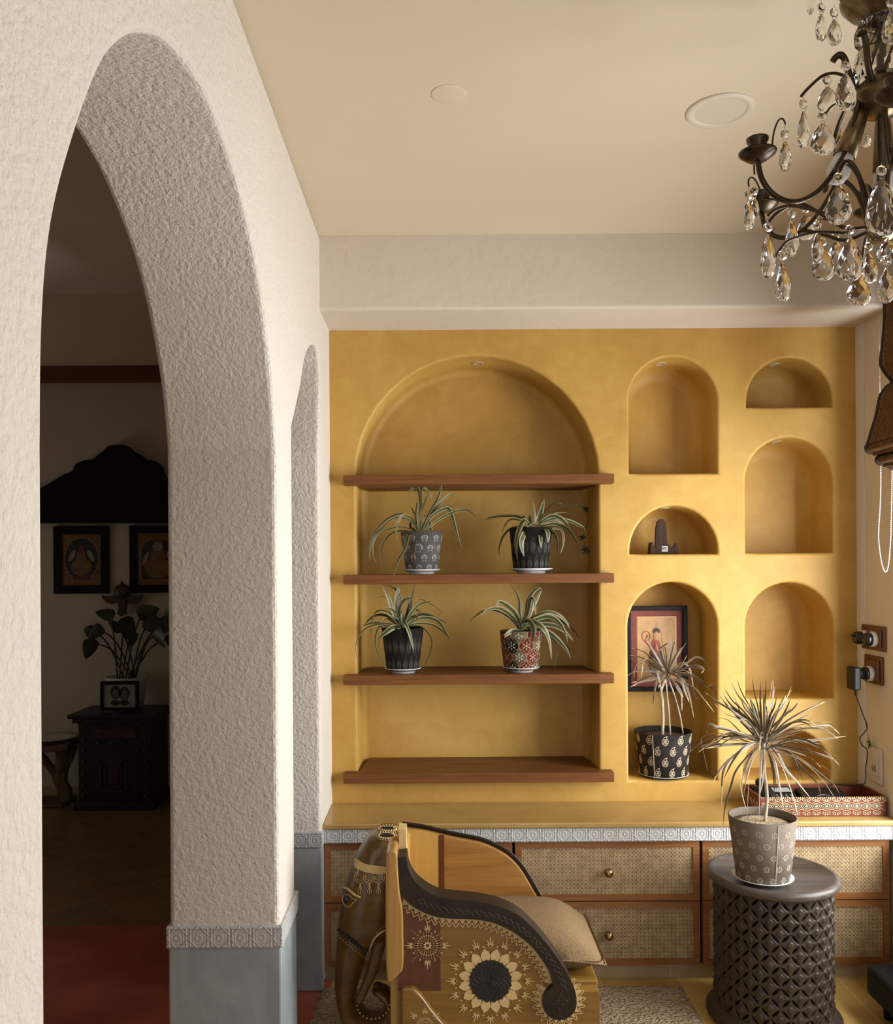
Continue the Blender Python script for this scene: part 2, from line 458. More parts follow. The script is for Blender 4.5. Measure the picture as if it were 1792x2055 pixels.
M_cane = plain('woven_cane', (.47,.33,.175,1), .6, var=.25, vs=30, bump=.5, bs=300, bd=.002)
M_canebk = plain('cabinet_inside', (.135,.085,.04,1), .8)
M_brass = plain('aged_brass', (.40,.28,.13,1), .28, metal=1, var=.2, vs=60)
M_gap = plain('cabinet_carcass_wood', (.07,.028,.010,1), .6)
YCF = 3.375
def cane_panel(x0, x1, z0, z1, y):
    p = .0152
    nx = max(1, round((x1-x0)/p)); nz = max(1, round((z1-z0)/p)); px_ = (x1-x0)/nx; pz = (z1-z0)/nz
    m = MB(); r = .0040
    for i in range(nx):
        for j in range(nz):
            cx = x0 + (i+.5)*px_; cz = z0 + (j+.5)*pz; o = len(m.v)
            hx = px_/2; hz = pz/2
            sq = [(hx,0),(hx,hz),(0,hz),(-hx,hz),(-hx,0),(-hx,-hz),(0,-hz),(hx,-hz)]
            vs = [(cx+a, y, cz+b) for a, b in sq] + [(cx + r*math.cos(PI*k/4), y + .0, cz + r*math.sin(PI*k/4)) for k in range(8)]
            m.add(vs, [(k, (k+1)%8, 8+(k+1)%8, 8+k) for k in range(8)])
    # raised diagonal strands
    d = MB()
    for i in range(-nz, nx):
        for sg in (1, -1):
            if sg == 1: a = Vector((x0 + i*px_, 0, z0)); b = Vector((x0 + (i+nz)*px_, 0, z1))
            else: a = Vector((x0 + i*px_, 0, z1)); b = Vector((x0 + (i+nz)*px_, 0, z0))
            if b.x <= x0 or a.x >= x1: continue
            if a.x < x0: a = a + (b-a)*((x0-a.x)/(b.x-a.x))
            if b.x > x1: b = a + (b-a)*((x1-a.x)/(b.x-a.x))
            w = .0011
            n_ = (b-a).normalized(); s_ = Vector((-n_.z, 0, n_.x))*w
            yy = y - .0012
            d.add([(q.x, yy, q.z) for q in (a+s_, a-s_, b-s_, b+s_)], [(0,1,2,3)])
    m.v += d.v; o = len(m.v) - len(d.v)
    for f in d.f: m.f.append([k+o for k in f]); m.m.append(0); m.sm.append(False)
    return m
def cabinet(xa, xb, label, knob):
    zt = EYE - 508.5*U; zb = at(1200, 1938, YCF).z; zm = at(1200, 1809, YCF).z
    x0 = at(xa, 1800, YCF).x; x1 = at(xb, 1800, YCF).x
    c = empty('cane_cabinet', ((x0+x1)/2, YCF, zb)); tag(c, label, 'cabinet', 'cane-front drawer units under the worktop')
    MB().box((x0, YCF + .016, zb), (x1, YB - .02, zt)).build('carcass', [M_gap], c)
    for z0, z1 in ((zm + .002, zt - .001), (zb + .001, zm - .002)):
        fw = .025; m = MB()
        a0, a1 = x0 + .003, x1 - .003
        for q in (((a0, YCF, z0), (a0+fw, YCF+.018, z1)), ((a1-fw, YCF, z0), (a1, YCF+.018, z1)), ((a0+fw, YCF, z0), (a1-fw, YCF+.018, z0+fw)), ((a0+fw, YCF, z1-fw), (a1-fw, YCF+.018, z1))):
            m.box(*q)
        m.box((a0+fw, YCF+.0145, z0+fw), (a1-fw, YCF+.0155, z1-fw), 1)
        dr = m.build('drawer', [M_teak, M_canebk], c, weld=False)
        cp = cane_panel(a0+fw, a1-fw, z0+fw, z1-fw, YCF+.006).build('cane_panel', [M_cane], dr); cp['label'] = 'woven cane drawer panel'
        kx = (x0+x1)/2; kz = (z0+z1)/2
        k = MB().lathe([(.006, 0), (.006, .012), (.012, .018), (.0175, .028), (.0165, .036), (.009, .042), (.0005, .0435)], 20, (kx, YCF+.006, kz), axis=(0,-1,0)).build('knob', [M_brass], dr)
        k['label'] = 'aged brass drawer knob'
cabinet(650, 1030, 'cane-front drawer unit at the left end, partly behind the elephant chair', True)
cabinet(1033, 1406, 'middle cane-front drawer unit with two brass knobs in view', True)
cabinet(1409, 1787, 'cane-front drawer unit at the right end, behind the carved drum table', True)

# ================================================================ POTS AND PLANTS
M_saucer = plain('white_glazed_ceramic', (.62,.62,.62,1), .25, var=.04)
M_soil = plain('dry_soil', (.075,.045,.025,1), .95, var=.4, vs=60, bump=.8, bs=90, bd=.01)
M_straw = plain('dry_coir', (.46,.36,.23,1), .95, var=.5, vs=90, bump=1, bs=140, bd=.01)
M_green = plain('spider_plant_green', (.048,.068,.013,1), .5, var=.35, vs=25)
M_cream = plain('spider_plant_cream_edge', (.34,.28,.16,1), .55, var=.2, vs=25)
M_dark = plain('spider_plant_dark_back', (.030,.042,.014,1), .5, var=.3, vs=25)
M_pgrey = plain('grey_printed_cloth', (.085,.075,.068,1), .8, spec=.12, var=.15, vs=40, bump=.2, bs=400, bd=.001)
M_pblack = plain('black_printed_cloth', (.014,.011,.009,1), .75, spec=.12, var=.2, vs=40, bump=.2, bs=400, bd=.001)
M_pcharcoal = plain('charcoal_printed_cloth', (.026,.021,.018,1), .75, spec=.12, var=.15, vs=40, bump=.2, bs=400, bd=.001)
M_ptaupe = plain('taupe_printed_cloth', (.17,.135,.10,1), .8, spec=.12, var=.12, vs=40, bump=.2, bs=400, bd=.001)
M_pred = plain('red_patchwork_cloth', (.125,.020,.015,1), .8, spec=.12, var=.35, vs=60)
M_polive = plain('olive_patchwork_cloth', (.15,.12,.065,1), .8, spec=.12, var=.3, vs=60)
M_print = plain('pale_print', (.40,.42,.41,1), .8)
M_printg = plain('grey_print', (.105,.095,.080,1), .8)
M_printc = plain('cream_print', (.52,.43,.29,1), .8)
M_printt = plain('pale_taupe_print', (.45,.40,.30,1), .8)
M_printo = plain('dull_gold_print', (.26,.20,.11,1), .8)
M_ring = plain('pot_rim_grey', (.16,.17,.175,1), .6)

class Cone:
    """maps (angle-arc s in metres from the front, height v) to the flank of a tapered pot"""
    def __init__(s, c, rb, rt, h, z0): s.c = c; s.rb = rb; s.rt = rt; s.h = h; s.z0 = z0
    def p(s, a, v, off=.0009):
        r = s.rb + (s.rt - s.rb)*v/s.h + off
        return (s.c[0] + r*math.sin(a), s.c[1] - r*math.cos(a), s.z0 + v)
    def blob(s, m, a, v, ra, rv, rot=0, mi=1, n=10, pinch=0.0):
        R = (s.rb + s.rt)/2; vs = []
        for i in range(n):
            t = 2*PI*i/n; x = ra*math.cos(t)*(1 - pinch*max(0, math.sin(t))); y = rv*math.sin(t)
            X = x*math.cos(rot) - y*math.sin(rot); Y = x*math.sin(rot) + y*math.cos(rot)
            if not 0.0005 < v + Y < s.h - .001: Y = min(max(v + Y, .0005), s.h - .001) - v
            vs.append(s.p(a + X/R, v + Y))
        m.add(vs, [list(range(n))], mi)
    def patch(s, m, a, v, ra, rv, mi=1, n=20, k=4):
        R = (s.rb + s.rt)/2; vs = []; fs = []
        for q in range(k, 0, -1):
            for i in range(n):
                t = 2*PI*i/n; yy = min(max(v + rv*q/k*math.sin(t), .0005), s.h - .001)
                vs.append(s.p(a + ra*q/k*math.cos(t)/R, yy))
        vs.append(s.p(a, min(max(v, .0005), s.h - .001)))
        for q in range(k - 1):
            fs += [(q*n+i, q*n+(i+1)%n, (q+1)*n+(i+1)%n, (q+1)*n+i) for i in range(n)]
        fs += [((k-1)*n+i, (k-1)*n+(i+1)%n, k*n) for i in range(n)]
        m.add(vs, fs, mi)
    def ring(s, m, a, v, ra, rv, w, mi=1, n=14, pinch=0.0):
        R = (s.rb + s.rt)/2; vs = []
        for k in (0, 1):
            for i in range(n):
                t = 2*PI*i/n; f = 1 - k*w
                x = ra*f*math.cos(t)*(1 - pinch*max(0, math.sin(t))); y = (rv - k*w*min(ra, rv))*math.sin(t)
                yy = min(max(v + y, .0005), s.h - .001)
                vs.append(s.p(a + x/R, yy))
        m.add(vs, [(i, (i+1)%n, n+(i+1)%n, n+i) for i in range(n)], mi)

def pot_mesh(c, rb, rt, h, z0, style):
    m = MB(); co_ = Cone(c, rb, rt, h, z0)
    m.lathe([(rb*.2, 0), (rb, 0), (rt, h), (rt - .004, h + .001), (rt - .006, h - .002), (rt - .010, h*.80)], 48, (c[0], c[1], z0), 0)
    if style == 'flower':
        for row in range(4):
            v = .018 + row*.041
            for k in range(10):
                a = 2*PI*(k + .5*(row % 2))/10 - .15
                s_ = 1.25 if (row == 2 and k == 0) else .9
                for j in range(9):
                    t = PI*(.0 + j/8*1.35) - .17*PI + PI*0
                    co_.blob(m, a + .0105*s_*math.cos(t)/rb, v + .0105*s_*math.sin(t)*1, .0018*s_, .0032*s_, t - PI/2, 1, 8)
                for j in range(4):
                    t = PI/2*j + .4
                    co_.blob(m, a + .0045*s_*math.cos(t)/rb, v + .0045*s_*math.sin(t), .0015, .0019, 0, 1, 8)
                for sx in (-1, 1): co_.blob(m, a + sx*.0055/rb, v - .0135*s_, .0013, .0040, sx*.7, 1, 8)
    elif style == 'drop':
        for row in range(2):
            for k in range(18):
                a = 2*PI*(k + .5*row)/18
                v = .108 - row*.075
                co_.ring(m, a, v, .0095, .031, .16, 1, 20, .75)
                for q in range(3):
                    co_.ring(m, a, v - .004 + .002*q, .0055 - q*.0015, .018 - q*.005, .22, 1, 14, .75)
    elif style == 'patch':
        R = (rb+rt)/2
        for row in range(4):
            for k in range(8):
                a = 2*PI*(k + .5*(row % 2))/8 + .2; v = .008 + row*.048
                mi = (2, 0, 2, 3)[(k + row*2) % 4]
                if mi: co_.patch(m, a, v, .031, .036, mi, 22)
                old = co_.rb, co_.rt; co_.rb += .0005; co_.rt += .0005
                co_.ring(m, a, v, .032, .037, .07, 1, 22)
                for q in range(6):
                    t = q*PI/3 + .52; vv = v + .013*math.sin(t)
                    if .006 < vv < h - .006: co_.blob(m, a + .013*math.cos(t)/R, vv, .003, .0065, t - PI/2, 4 if mi != 2 else 1, 8)
                if .006 < v < h - .006: co_.blob(m, a, v, .004, .004, 0, 4, 8)
                co_.rb, co_.rt = old
    elif style == 'paisley':
        for row in range(4):
            for k in range(11):
                a = 2*PI*(k + .5*(row % 2))/11 + .1; v = .027 + row*.046
                R = (rb+rt)/2
                co_.ring(m, a, v, .0135, .0195, .16, 1, 18, .55)
                for q in range(3):
                    for sg in (-1, 1): co_.blob(m, a + sg*(.0058 - q*.0013)/R, v - .0095 + q*.0078, .0019, .0048, -sg*.75, 1, 8)
                co_.blob(m, a, v - .002, .0016, .012, 0, 1, 8); co_.blob(m, a + .005/R, v + .0185, .0022, .0055, -.9, 1, 8)
    elif style == 'daisy':
        for row in range(5):
            for k in range(14):
                a = 2*PI*(k + .5*(row % 2))/14; v = .018 + row*.040; R = (rb+rt)/2
                for j in range(8):
                    t = 2*PI*j/8
                    co_.blob(m, a + .0085*math.cos(t)/R, v + .0085*math.sin(t), .0018, .0036, t - PI/2, 1, 8)
                co_.blob(m, a, v, .0018, .0018, 0, 1, 8)
    return m

def leaf(m, P, w, rnd, mats=(0, 1), tip=None, twist=None, nmax=26, fold=.25, edge=.55):
    """leaf blade along 3D points P, max width w; centre material mats[0], margins mats[1]"""
    q = catmull(P, 6); N_ = len(q)
    al = twist if twist is not None else rnd.choice((-1, 1))*rnd.uniform(.25, .95)
    rows = []
    for k, p in enumerate(q):
        t = k/(N_-1)
        d = (q[min(k+1, N_-1)] - q[max(k-1, 0)]); d.normalize()
        Yv = Vector((0, 1, 0)); s_ = d.cross(Yv)
        if s_.length < 1e-3: s_ = Vector((1, 0, 0))
        s_.normalize(); dep = d.cross(s_).normalized()
        a = al*(1 + .35*math.sin(3*t + al*7))
        W = s_*math.cos(a) + dep*math.sin(a); nrm = d.cross(W)
        ww = w*.5*min(1, .45 + 2.2*t)*max(.02, (1 - max(0, (t - .45)/.55)**1.7))
        rows.append([p - W*ww, p - W*ww*edge + nrm*ww*fold*.6, p + nrm*ww*fold, p + W*ww*edge + nrm*ww*fold*.6, p + W*ww])
    o = len(m.v)
    for r in rows: m.v += r
    for k in range(N_ - 1):
        for i in range(4):
            m.f.append([o + k*5 + i, o + k*5 + i + 1, o + (k+1)*5 + i + 1, o + (k+1)*5 + i])
            mi = mats[1] if i in (0, 3) else mats[0]
            if tip is not None and k > (N_ - 1)*tip[0]: mi = tip[1]
            m.m.append(mi); m.sm.append(True)

def saucer(c, r, z, label, h=.022):
    o = MB().lathe([(r*.60, 0), (r*.64, .002), (r*.66, h*.45), (r*.98, h*.86), (r, h), (r*.97, h*1.0), (r*.70, h*.55), (.001, h*.5)], 40, (c[0], c[1], z)).build('saucer', [M_saucer], org=(c[0], c[1], z))
    tag(o, label, 'saucer', 'white plant saucers'); return z + h*.5

def to3(pts, org, sc, Y, dtip, rnd, base=None):
    out = []; n = len(pts)
    for k, (a, b) in enumerate(pts):
        t = k/max(1, n-1)
        out.append(at(org[0] + a/sc, org[1] + b/sc, Y + (dtip*min(1, t*2.4) if dtip <= -.08 else dtip*t)))
    return out
def spider(px, pytop, pybot, wtop, wbot, ysauc, wsauc, Y, style, mats, org, sc, leaves, label, slabel, seed, zshelf):
    rnd = random.Random(seed)
    c = at(px, pybot, Y); z = zshelf
    zs = saucer(c, wsauc/2*Y/F, z, slabel)
    h = (pybot - pytop)*Y/F; rt = wtop/2*Y/F; rb = wbot/2*Y/F
    z0 = zs + .0005; h = at(px, pytop, Y).z - z0
    t = empty('potted_spider_plant', (c.x, c.y, z0)); tag(t, label, 'potted plant', 'spider plants on the niche shelves')
    pot_mesh((c.x, c.y), rb, rt, h, z0, style).build('pot', mats, t, weld=False)
    MB().lathe([(rt*.9, h*.86), (rt*.5, h*.90), (.001, h*.92)], 24, (c.x, c.y, z0)).build('soil', [M_soil], t)
    m = MB()
    for L in leaves:
        w, dt, pts = L[0], L[1], L[2:]
        P = to3(pts, org, sc, Y, dt + rnd.uniform(-.015, .015), rnd)
        P[0] = Vector((c.x + (P[0].x - c.x)*.7, c.y + rnd.uniform(-.012, .012), max(P[0].z, z0 + h*.9)))
        dk = rnd.random() < .22 and dt > -.03
        leaf(m, P, w*Y/F*1.15, rnd, (2, 2) if dk else (0, 1))
    m.build('leaves', [M_green, M_cream, M_dark], t, weld=False)
    return t, c
FR = -.10
L1 = [(4,.02,(930,860),(870,690),(700,630),(500,720),(360,880),(270,1080),(255,1170)),(4,-.02,(930,860),(850,720),(650,680),(480,800),(340,950),(290,1150),(295,1290)),
 (4,-.04,(900,880),(760,810),(570,830),(430,900),(340,1030),(340,1200),(390,1330)),(6,.01,(880,880),(700,860),(560,920),(470,1040),(430,1180),(470,1410)),
 (9,-.14,(920,880),(830,920),(780,1100),(680,1280),(620,1460),(640,1540)),(8,-.11,(950,860),(935,950),(915,1120),(905,1250),(960,1380)),
 (6,-.02,(960,870),(940,640),(950,480),(900,410),(870,405)),(6,.02,(980,860),(990,640),(990,450),(960,290),(900,260),(840,340),(835,430)),
 (8,0,(985,860),(1000,600),(1060,440),(1110,280)),(5,-.10,(1000,860),(1100,640),(1220,430),(1270,280),(1275,100)),(6,.02,(1000,860),(1080,680),(1260,480),(1400,360),(1460,380)),
 (4,.04,(1010,870),(1120,660),(1300,530),(1420,520),(1550,515)),(7,-.02,(1010,870),(1150,660),(1340,550),(1410,600),(1470,800),(1520,990),(1580,1110)),
 (5,-.04,(1070,880),(1200,740),(1400,620),(1600,570),(1700,610),(1770,690)),(9,.06,(1190,890),(1110,740),(1040,640)),(4,-.07,(940,840),(850,680),(740,650),(670,780),(660,920),(710,1080)),
 (4,0,(970,860),(915,650),(850,520)),(4,.03,(985,800),(1000,500),(1010,280),(1080,290),(1140,390),(1145,470)),(6,-.03,(960,870),(930,700),(935,560),(950,430)),(5,.05,(900,870),(850,800),(880,690))]
L2 = [(5,.0,(730,500),(640,420),(500,370),(300,370),(140,395),(90,430)),(4,.04,(720,510),(560,430),(420,420),(340,520),(310,640)),(5,-.02,(700,520),(520,515),(400,560),(310,680),(275,820),(290,910)),
 (10,FR,(700,500),(610,430),(540,560),(500,740),(520,960)),(10,FR,(740,480),(640,560),(580,680),(580,800),(610,910)),(9,FR,(800,480),(820,600),(830,700),(840,800)),(9,FR,(850,490),(910,560),(930,640),(925,730)),
 (9,FR,(900,520),(1000,590),(1055,720),(1045,900)),(8,-.05,(860,470),(960,370),(1080,390),(1180,480),(1210,540)),(9,-.05,(880,500),(1020,470),(1180,530),(1280,660),(1350,800)),
 (6,.0,(850,480),(1000,400),(1200,430),(1340,490),(1400,530),(1425,600)),(10,.03,(790,480),(830,330),(880,140)),(6,.04,(830,450),(920,280),(1010,200),(1090,190),(1125,220)),(6,.02,(830,460),(950,380),(1060,330),(1190,325)),
 (3,0,(770,480),(750,330),(725,180)),(10,0,(690,470),(690,400),(690,350)),(4,-.03,(1000,540),(1080,540),(1130,620),(1130,750),(1090,880)),(4,.02,(650,480),(620,400),(590,350)),(7,.02,(870,470),(980,410),(1090,430),(1170,500))]
L3 = [(9,-.02,(830,740),(740,500),(650,250),(570,115)),(9,.02,(850,740),(790,430),(810,200),(835,140)),(4,.03,(850,740),(860,350),(810,210),(700,125),(600,115)),(10,.0,(880,740),(980,450),(1010,280),(1065,95)),
 (8,-.03,(860,740),(830,500),(900,340),(1020,300)),(8,-.03,(880,740),(1000,540),(1120,400),(1230,360),(1340,345)),(4,.03,(880,740),(1000,480),(1120,320),(1250,360),(1400,450),(1490,530)),(5,.02,(890,740),(1100,560),(1250,550),(1400,610),(1560,690)),
 (7,-.02,(900,740),(1120,610),(1300,600),(1430,660),(1540,830),(1640,1020)),(5,.03,(900,740),(1100,680),(1300,690),(1440,760),(1560,880),(1640,1010)),(7,-.08,(920,740),(1120,720),(1240,800),(1320,940),(1290,1130),(1180,1390)),
 (9,FR,(880,720),(920,690),(990,850),(1045,1090)),(10,FR,(840,740),(740,740),(620,820),(500,930)),(6,-.09,(830,740),(700,690),(500,700),(330,760),(220,880),(175,1050),(205,1240)),(8,-.05,(830,740),(720,560),(560,490),(460,540),(420,700),(395,980)),
 (5,.03,(830,740),(640,570),(480,560),(360,640),(310,710)),(4,.0,(830,740),(640,690),(450,670),(330,700),(270,730)),(8,-.03,(830,740),(640,600),(580,680),(560,780)),(3,-.05,(820,740),(560,720),(480,840),(480,1040),(560,1230),(515,1310)),
 (3,-.04,(800,740),(590,800),(530,960),(535,1080)),(5,-.04,(850,740),(800,540),(700,460),(580,450)),(3,.03,(800,700),(700,430),(640,290),(450,295)),(7,-.05,(880,740),(1000,600),(1080,570),(1120,640)),(4,0,(880,740),(1040,500),(1120,490),(1160,550)),(7,-.02,(870,740),(880,560),(900,470)),(6,-.03,(850,740),(800,620),(740,540))]
L4 = [(5,0,(790,720),(780,480),(760,260),(650,80)),(9,-.02,(780,720),(740,520),(620,390),(490,325),(460,400)),(7,-.04,(770,720),(700,560),(560,440),(440,415),(310,450),(240,520)),(7,.0,(760,720),(650,570),(460,460),(300,450),(160,530),(80,620)),
 (10,.02,(790,720),(780,500),(810,310)),(7,.02,(810,720),(870,480),(890,320),(960,200),(1040,140),(1080,145)),(8,.03,(820,720),(900,520),(1000,320),(1090,150)),(8,-.07,(830,680),(890,480),(930,290),(980,330),(1000,520)),(6,-.03,(830,680),(920,500),(960,330),(1000,300)),
 (11,FR,(840,620),(900,590),(970,700),(960,830),(940,910)),(9,FR,(850,600),(940,590),(1090,680),(1180,840),(1220,1130)),(7,0,(840,640),(1000,520),(1180,470),(1330,520),(1430,620),(1475,710)),(9,-.05,(850,640),(1000,570),(1180,530),(1310,600),(1400,740),(1440,910)),
 (9,-.03,(870,650),(1080,640),(1260,660),(1400,740),(1525,870)),(5,.03,(860,660),(1050,600),(1250,570),(1420,630),(1540,740),(1610,855)),(9,-.06,(900,680),(1100,720),(1250,800),(1400,960),(1485,1115)),(7,-.03,(900,680),(1150,760),(1330,870),(1450,960),(1495,1060)),
 (6,-.02,(900,680),(1180,790),(1290,930),(1300,1060),(1250,1260)),(8,-.08,(760,730),(680,730),(600,780),(575,830)),(8,-.02,(790,720),(830,600),(900,500)),(7,0,(800,720),(860,560),(950,480))]
spider(846.5, 1068, 1141, 85, 63, 1151, 76, 3.68, 'flower', [M_pgrey, M_print], (700,940), 6.892, L1, 'spider plant in a grey pot printed with pale flowers, long leaf hanging over the shelf', 'white saucer under the grey flowered pot on the second shelf', 1, SZ[1])
p2o, c2 = spider(1065.5, 1060, 1139, 86, 70, 1150, 88, 3.68, 'drop', [M_pblack, M_printg], (960,980), 6.637, L2, 'spider plant in a black pot on the second shelf, runner with plantlets beside it', 'wide white saucer under the black pot on the second shelf', 2, SZ[1])
spider(808.5, 1260, 1339, 84, 65, 1349, 75, 3.685, 'drop', [M_pblack, M_printg], (690,1160), 7.467, L3, 'spider plant in a black drop-patterned pot on the third shelf', 'white saucer under the black pot on the third shelf', 3, SZ[2])
spider(1045.5, 1265, 1336, 84, 67, 1347, 75, 3.69, 'patch', [M_polive, M_printo, M_pred, M_pblack, M_printt], (930,1160), 6.892, L4, 'spider plant in a red and olive patchwork pot', 'white saucer under the red patchwork pot', 4, SZ[2])
# plantlets on a runner of the second plant
m = MB(); rnd = random.Random(9)
run = to3([(870,450),(1060,270),(1250,215),(1340,230),(1430,280),(1460,420),(1400,640),(1440,830),(1480,900)], (960,980), 6.637, 3.70, .08, rnd)
m.tube(catmull(run, 5), .0012, 6, 0)
for (a, b, r) in ((1430,285,50),(1385,660,60),(1425,830,85)):
    c0 = at(960 + a/6.637, 980 + b/6.637, 3.77)
    for k in range(11):
        t = 2*PI*k/11 + rnd.uniform(-.2, .2); R = r/6.637*3.77/F*rnd.uniform(.7, 1.1)
        e = c0 + Vector((math.cos(t)*R, rnd.uniform(-.4, .4)*R, math.sin(t)*R*.9))
        leaf(m, [c0, (c0+e)/2 + Vector((0, -.002, .004)), e], .006, rnd, (0, 0))
m.build('plantlet', [M_dark], p2o, weld=False)

# ---------------------------------------------------------------- dracaenas
M_dr = plain('dracaena_leaf_olive_brown', (.105,.068,.030,1), .45, var=.45, vs=30)
M_dre = plain('dracaena_leaf_pale_edge', (.30,.235,.165,1), .45, var=.3, vs=30)
M_drt = plain('dracaena_dry_tip', (.52,.40,.20,1), .6, var=.3, vs=30)
M_drg = plain('dracaena_green_heart', (.07,.10,.025,1), .5)
M_trunk = plain('pale_dracaena_stem', (.42,.35,.25,1), .7, var=.25, vs=40, bump=.4, bs=120, bd=.003)
def dracaena(px, Y, z, rb, rt, ztop, style, mats, soilm, org, sc, crown, leaves, stems, nrand, label, slabel, seed, rs, wl_, ymax=9, rrange=(.10,.2), rad_lim=None):
    rnd = random.Random(seed); c = at(px, 1500, Y)
    zs = saucer(c, rs, z, slabel, .018)
    z0 = zs + .0005; h = ztop - z0
    t = empty('potted_dracaena', (c.x, c.y, z0)); tag(t, label, 'potted plant')
    pm = pot_mesh((c.x, c.y), rb, rt, h, z0, style)
    pm.build('pot', mats, t, weld=False)
    MB().tube([(c.x + rb*math.sin(sa), c.y - rb*math.cos(sa) - .001, z0) if False else Cone((c.x,c.y),rb,rt,h,z0).p(sa, v, .001) for sa, v in [(SEAM, h*k/6*.995) for k in range(7)]], .0014, 6).build('seam', [mats[1]], t)
    MB().lathe([(rt*.93, h*.88), (rt*.6, h*.90), (.001, h*.91)], 28, (c.x, c.y, z0)).build('soil', [soilm], t)
    zb = z0 + h*.88
    for S in stems:
        P = to3(S[1], org, sc, Y, 0, rnd); P[0].z = zb
        MB().tube(catmull(P, 5), S[0], 8).build('stem', [M_trunk], t)
    m = MB(); cr = at(org[0] + crown[0]/sc, org[1] + crown[1]/sc, Y)
    for L in leaves:
        dt = rnd.uniform(-.10, .10)
        if L[-1][1] > crown[1]*1.25: dt = -abs(dt)*1.2
        P = to3(L, org, sc, Y, dt, rnd)
        for p in P: p.y = min(p.y, ymax)
        P[0] = P[0]*.55 + cr*.45
        leaf(m, P, wl_*rnd.uniform(.75, 1.2), rnd, (0, 1), (rnd.uniform(.72, .97), 2), edge=.62)
    for k in range(nrand):
        az = rnd.uniform(0, 2*PI); el = rnd.uniform(-.4, 1.35); R = rnd.uniform(*rrange)
        d = Vector((math.cos(az)*math.cos(el), math.sin(az)*math.cos(el), math.sin(el)))
        P = [cr + Vector((0, 0, rnd.uniform(-.03, .03))), cr + d*R*.5, cr + d*R*.85 + Vector((0, 0, -R*.12)), cr + d*R*1.08 + Vector((0, 0, -R*(.34 if el < .7 else .12)))]
        for p in P: p.y = min(p.y, ymax)
        leaf(m, P, wl_*rnd.uniform(.6, 1.0), rnd, (3, 1) if rnd.random() < .15 else (0, 1), (rnd.uniform(.7, .95), 2), edge=.62)
    m.build('leaves', [M_dr, M_dre, M_drt, M_drg], t, weld=False)
    return t
SEAM = -.62
LN = [[(460,800),(400,690),(300,520),(230,400)],[(470,800),(440,600),(420,450),(410,260)],[(440,820),(300,700),(180,640),(70,620)],[(430,800),(260,740),(130,680),(60,650)],[(440,800),(250,600),(80,540)],
 [(450,820),(330,760),(220,680),(140,750),(120,880)],[(450,800),(300,680),(230,690),(200,870)],[(430,850),(300,790),(150,790),(40,850)],[(440,880),(300,850),(180,900),(90,920)],[(440,900),(300,900),(180,920),(80,970)],
 [(420,880),(380,800),(400,920),(450,1140)],[(430,900),(370,900),(340,1050),(320,1240)],[(500,790),(520,600),(510,420)],[(500,790),(560,650),(630,540)],[(510,780),(600,620),(690,480)],[(490,780),(540,560),(570,450)],
 [(520,800),(640,710),(720,760),(750,880),(780,1060)],[(540,780),(620,880),(680,1030),(720,1130)],[(560,790),(660,900),(720,1050),(770,1300)],[(550,820),(700,900),(760,1050),(830,1110)],[(560,780),(700,700),(800,640),(900,690),(960,800)],
 [(560,800),(720,820),(850,900),(990,1000),(1120,1180)],[(560,830),(760,860),(900,960),(980,940),(1020,1090),(1010,1180)],[(560,900),(760,960),(860,1070),(990,1240)],[(560,900),(620,1000),(640,1100),(640,1230)],[(580,790),(760,740),(870,770),(850,820)],
 [(470,790),(380,640),(290,560)],[(480,790),(470,620),(450,500)],[(500,800),(420,680),(350,470)],[(500,820),(600,760),(700,620)],[(480,860),(560,920),(600,1000),(660,1080)]]
dracaena(1331, 3.735, at(1331, 1566, 3.67).z + .001, 46*3.735/F, 56.5*3.735/F, at(1331, 1466, 3.735).z, 'paisley', [M_pcharcoal, M_printc], M_soil, (1250,1200), 5.409, (470,840), LN,
    [(.0065, [(430,1470),(435,1300),(425,1100),(415,1000),(460,880)]), (.0035, [(515,1470),(500,1250),(480,1050),(468,900)]), (.0032, [(655,1470),(620,1280),(560,1060),(500,900)])], 14,
    'spindly dracaena in a black paisley pot inside the tall arched niche', 'white saucer under the black paisley pot', 11, 50*3.735/F, .010, 3.85, (.08,.15))
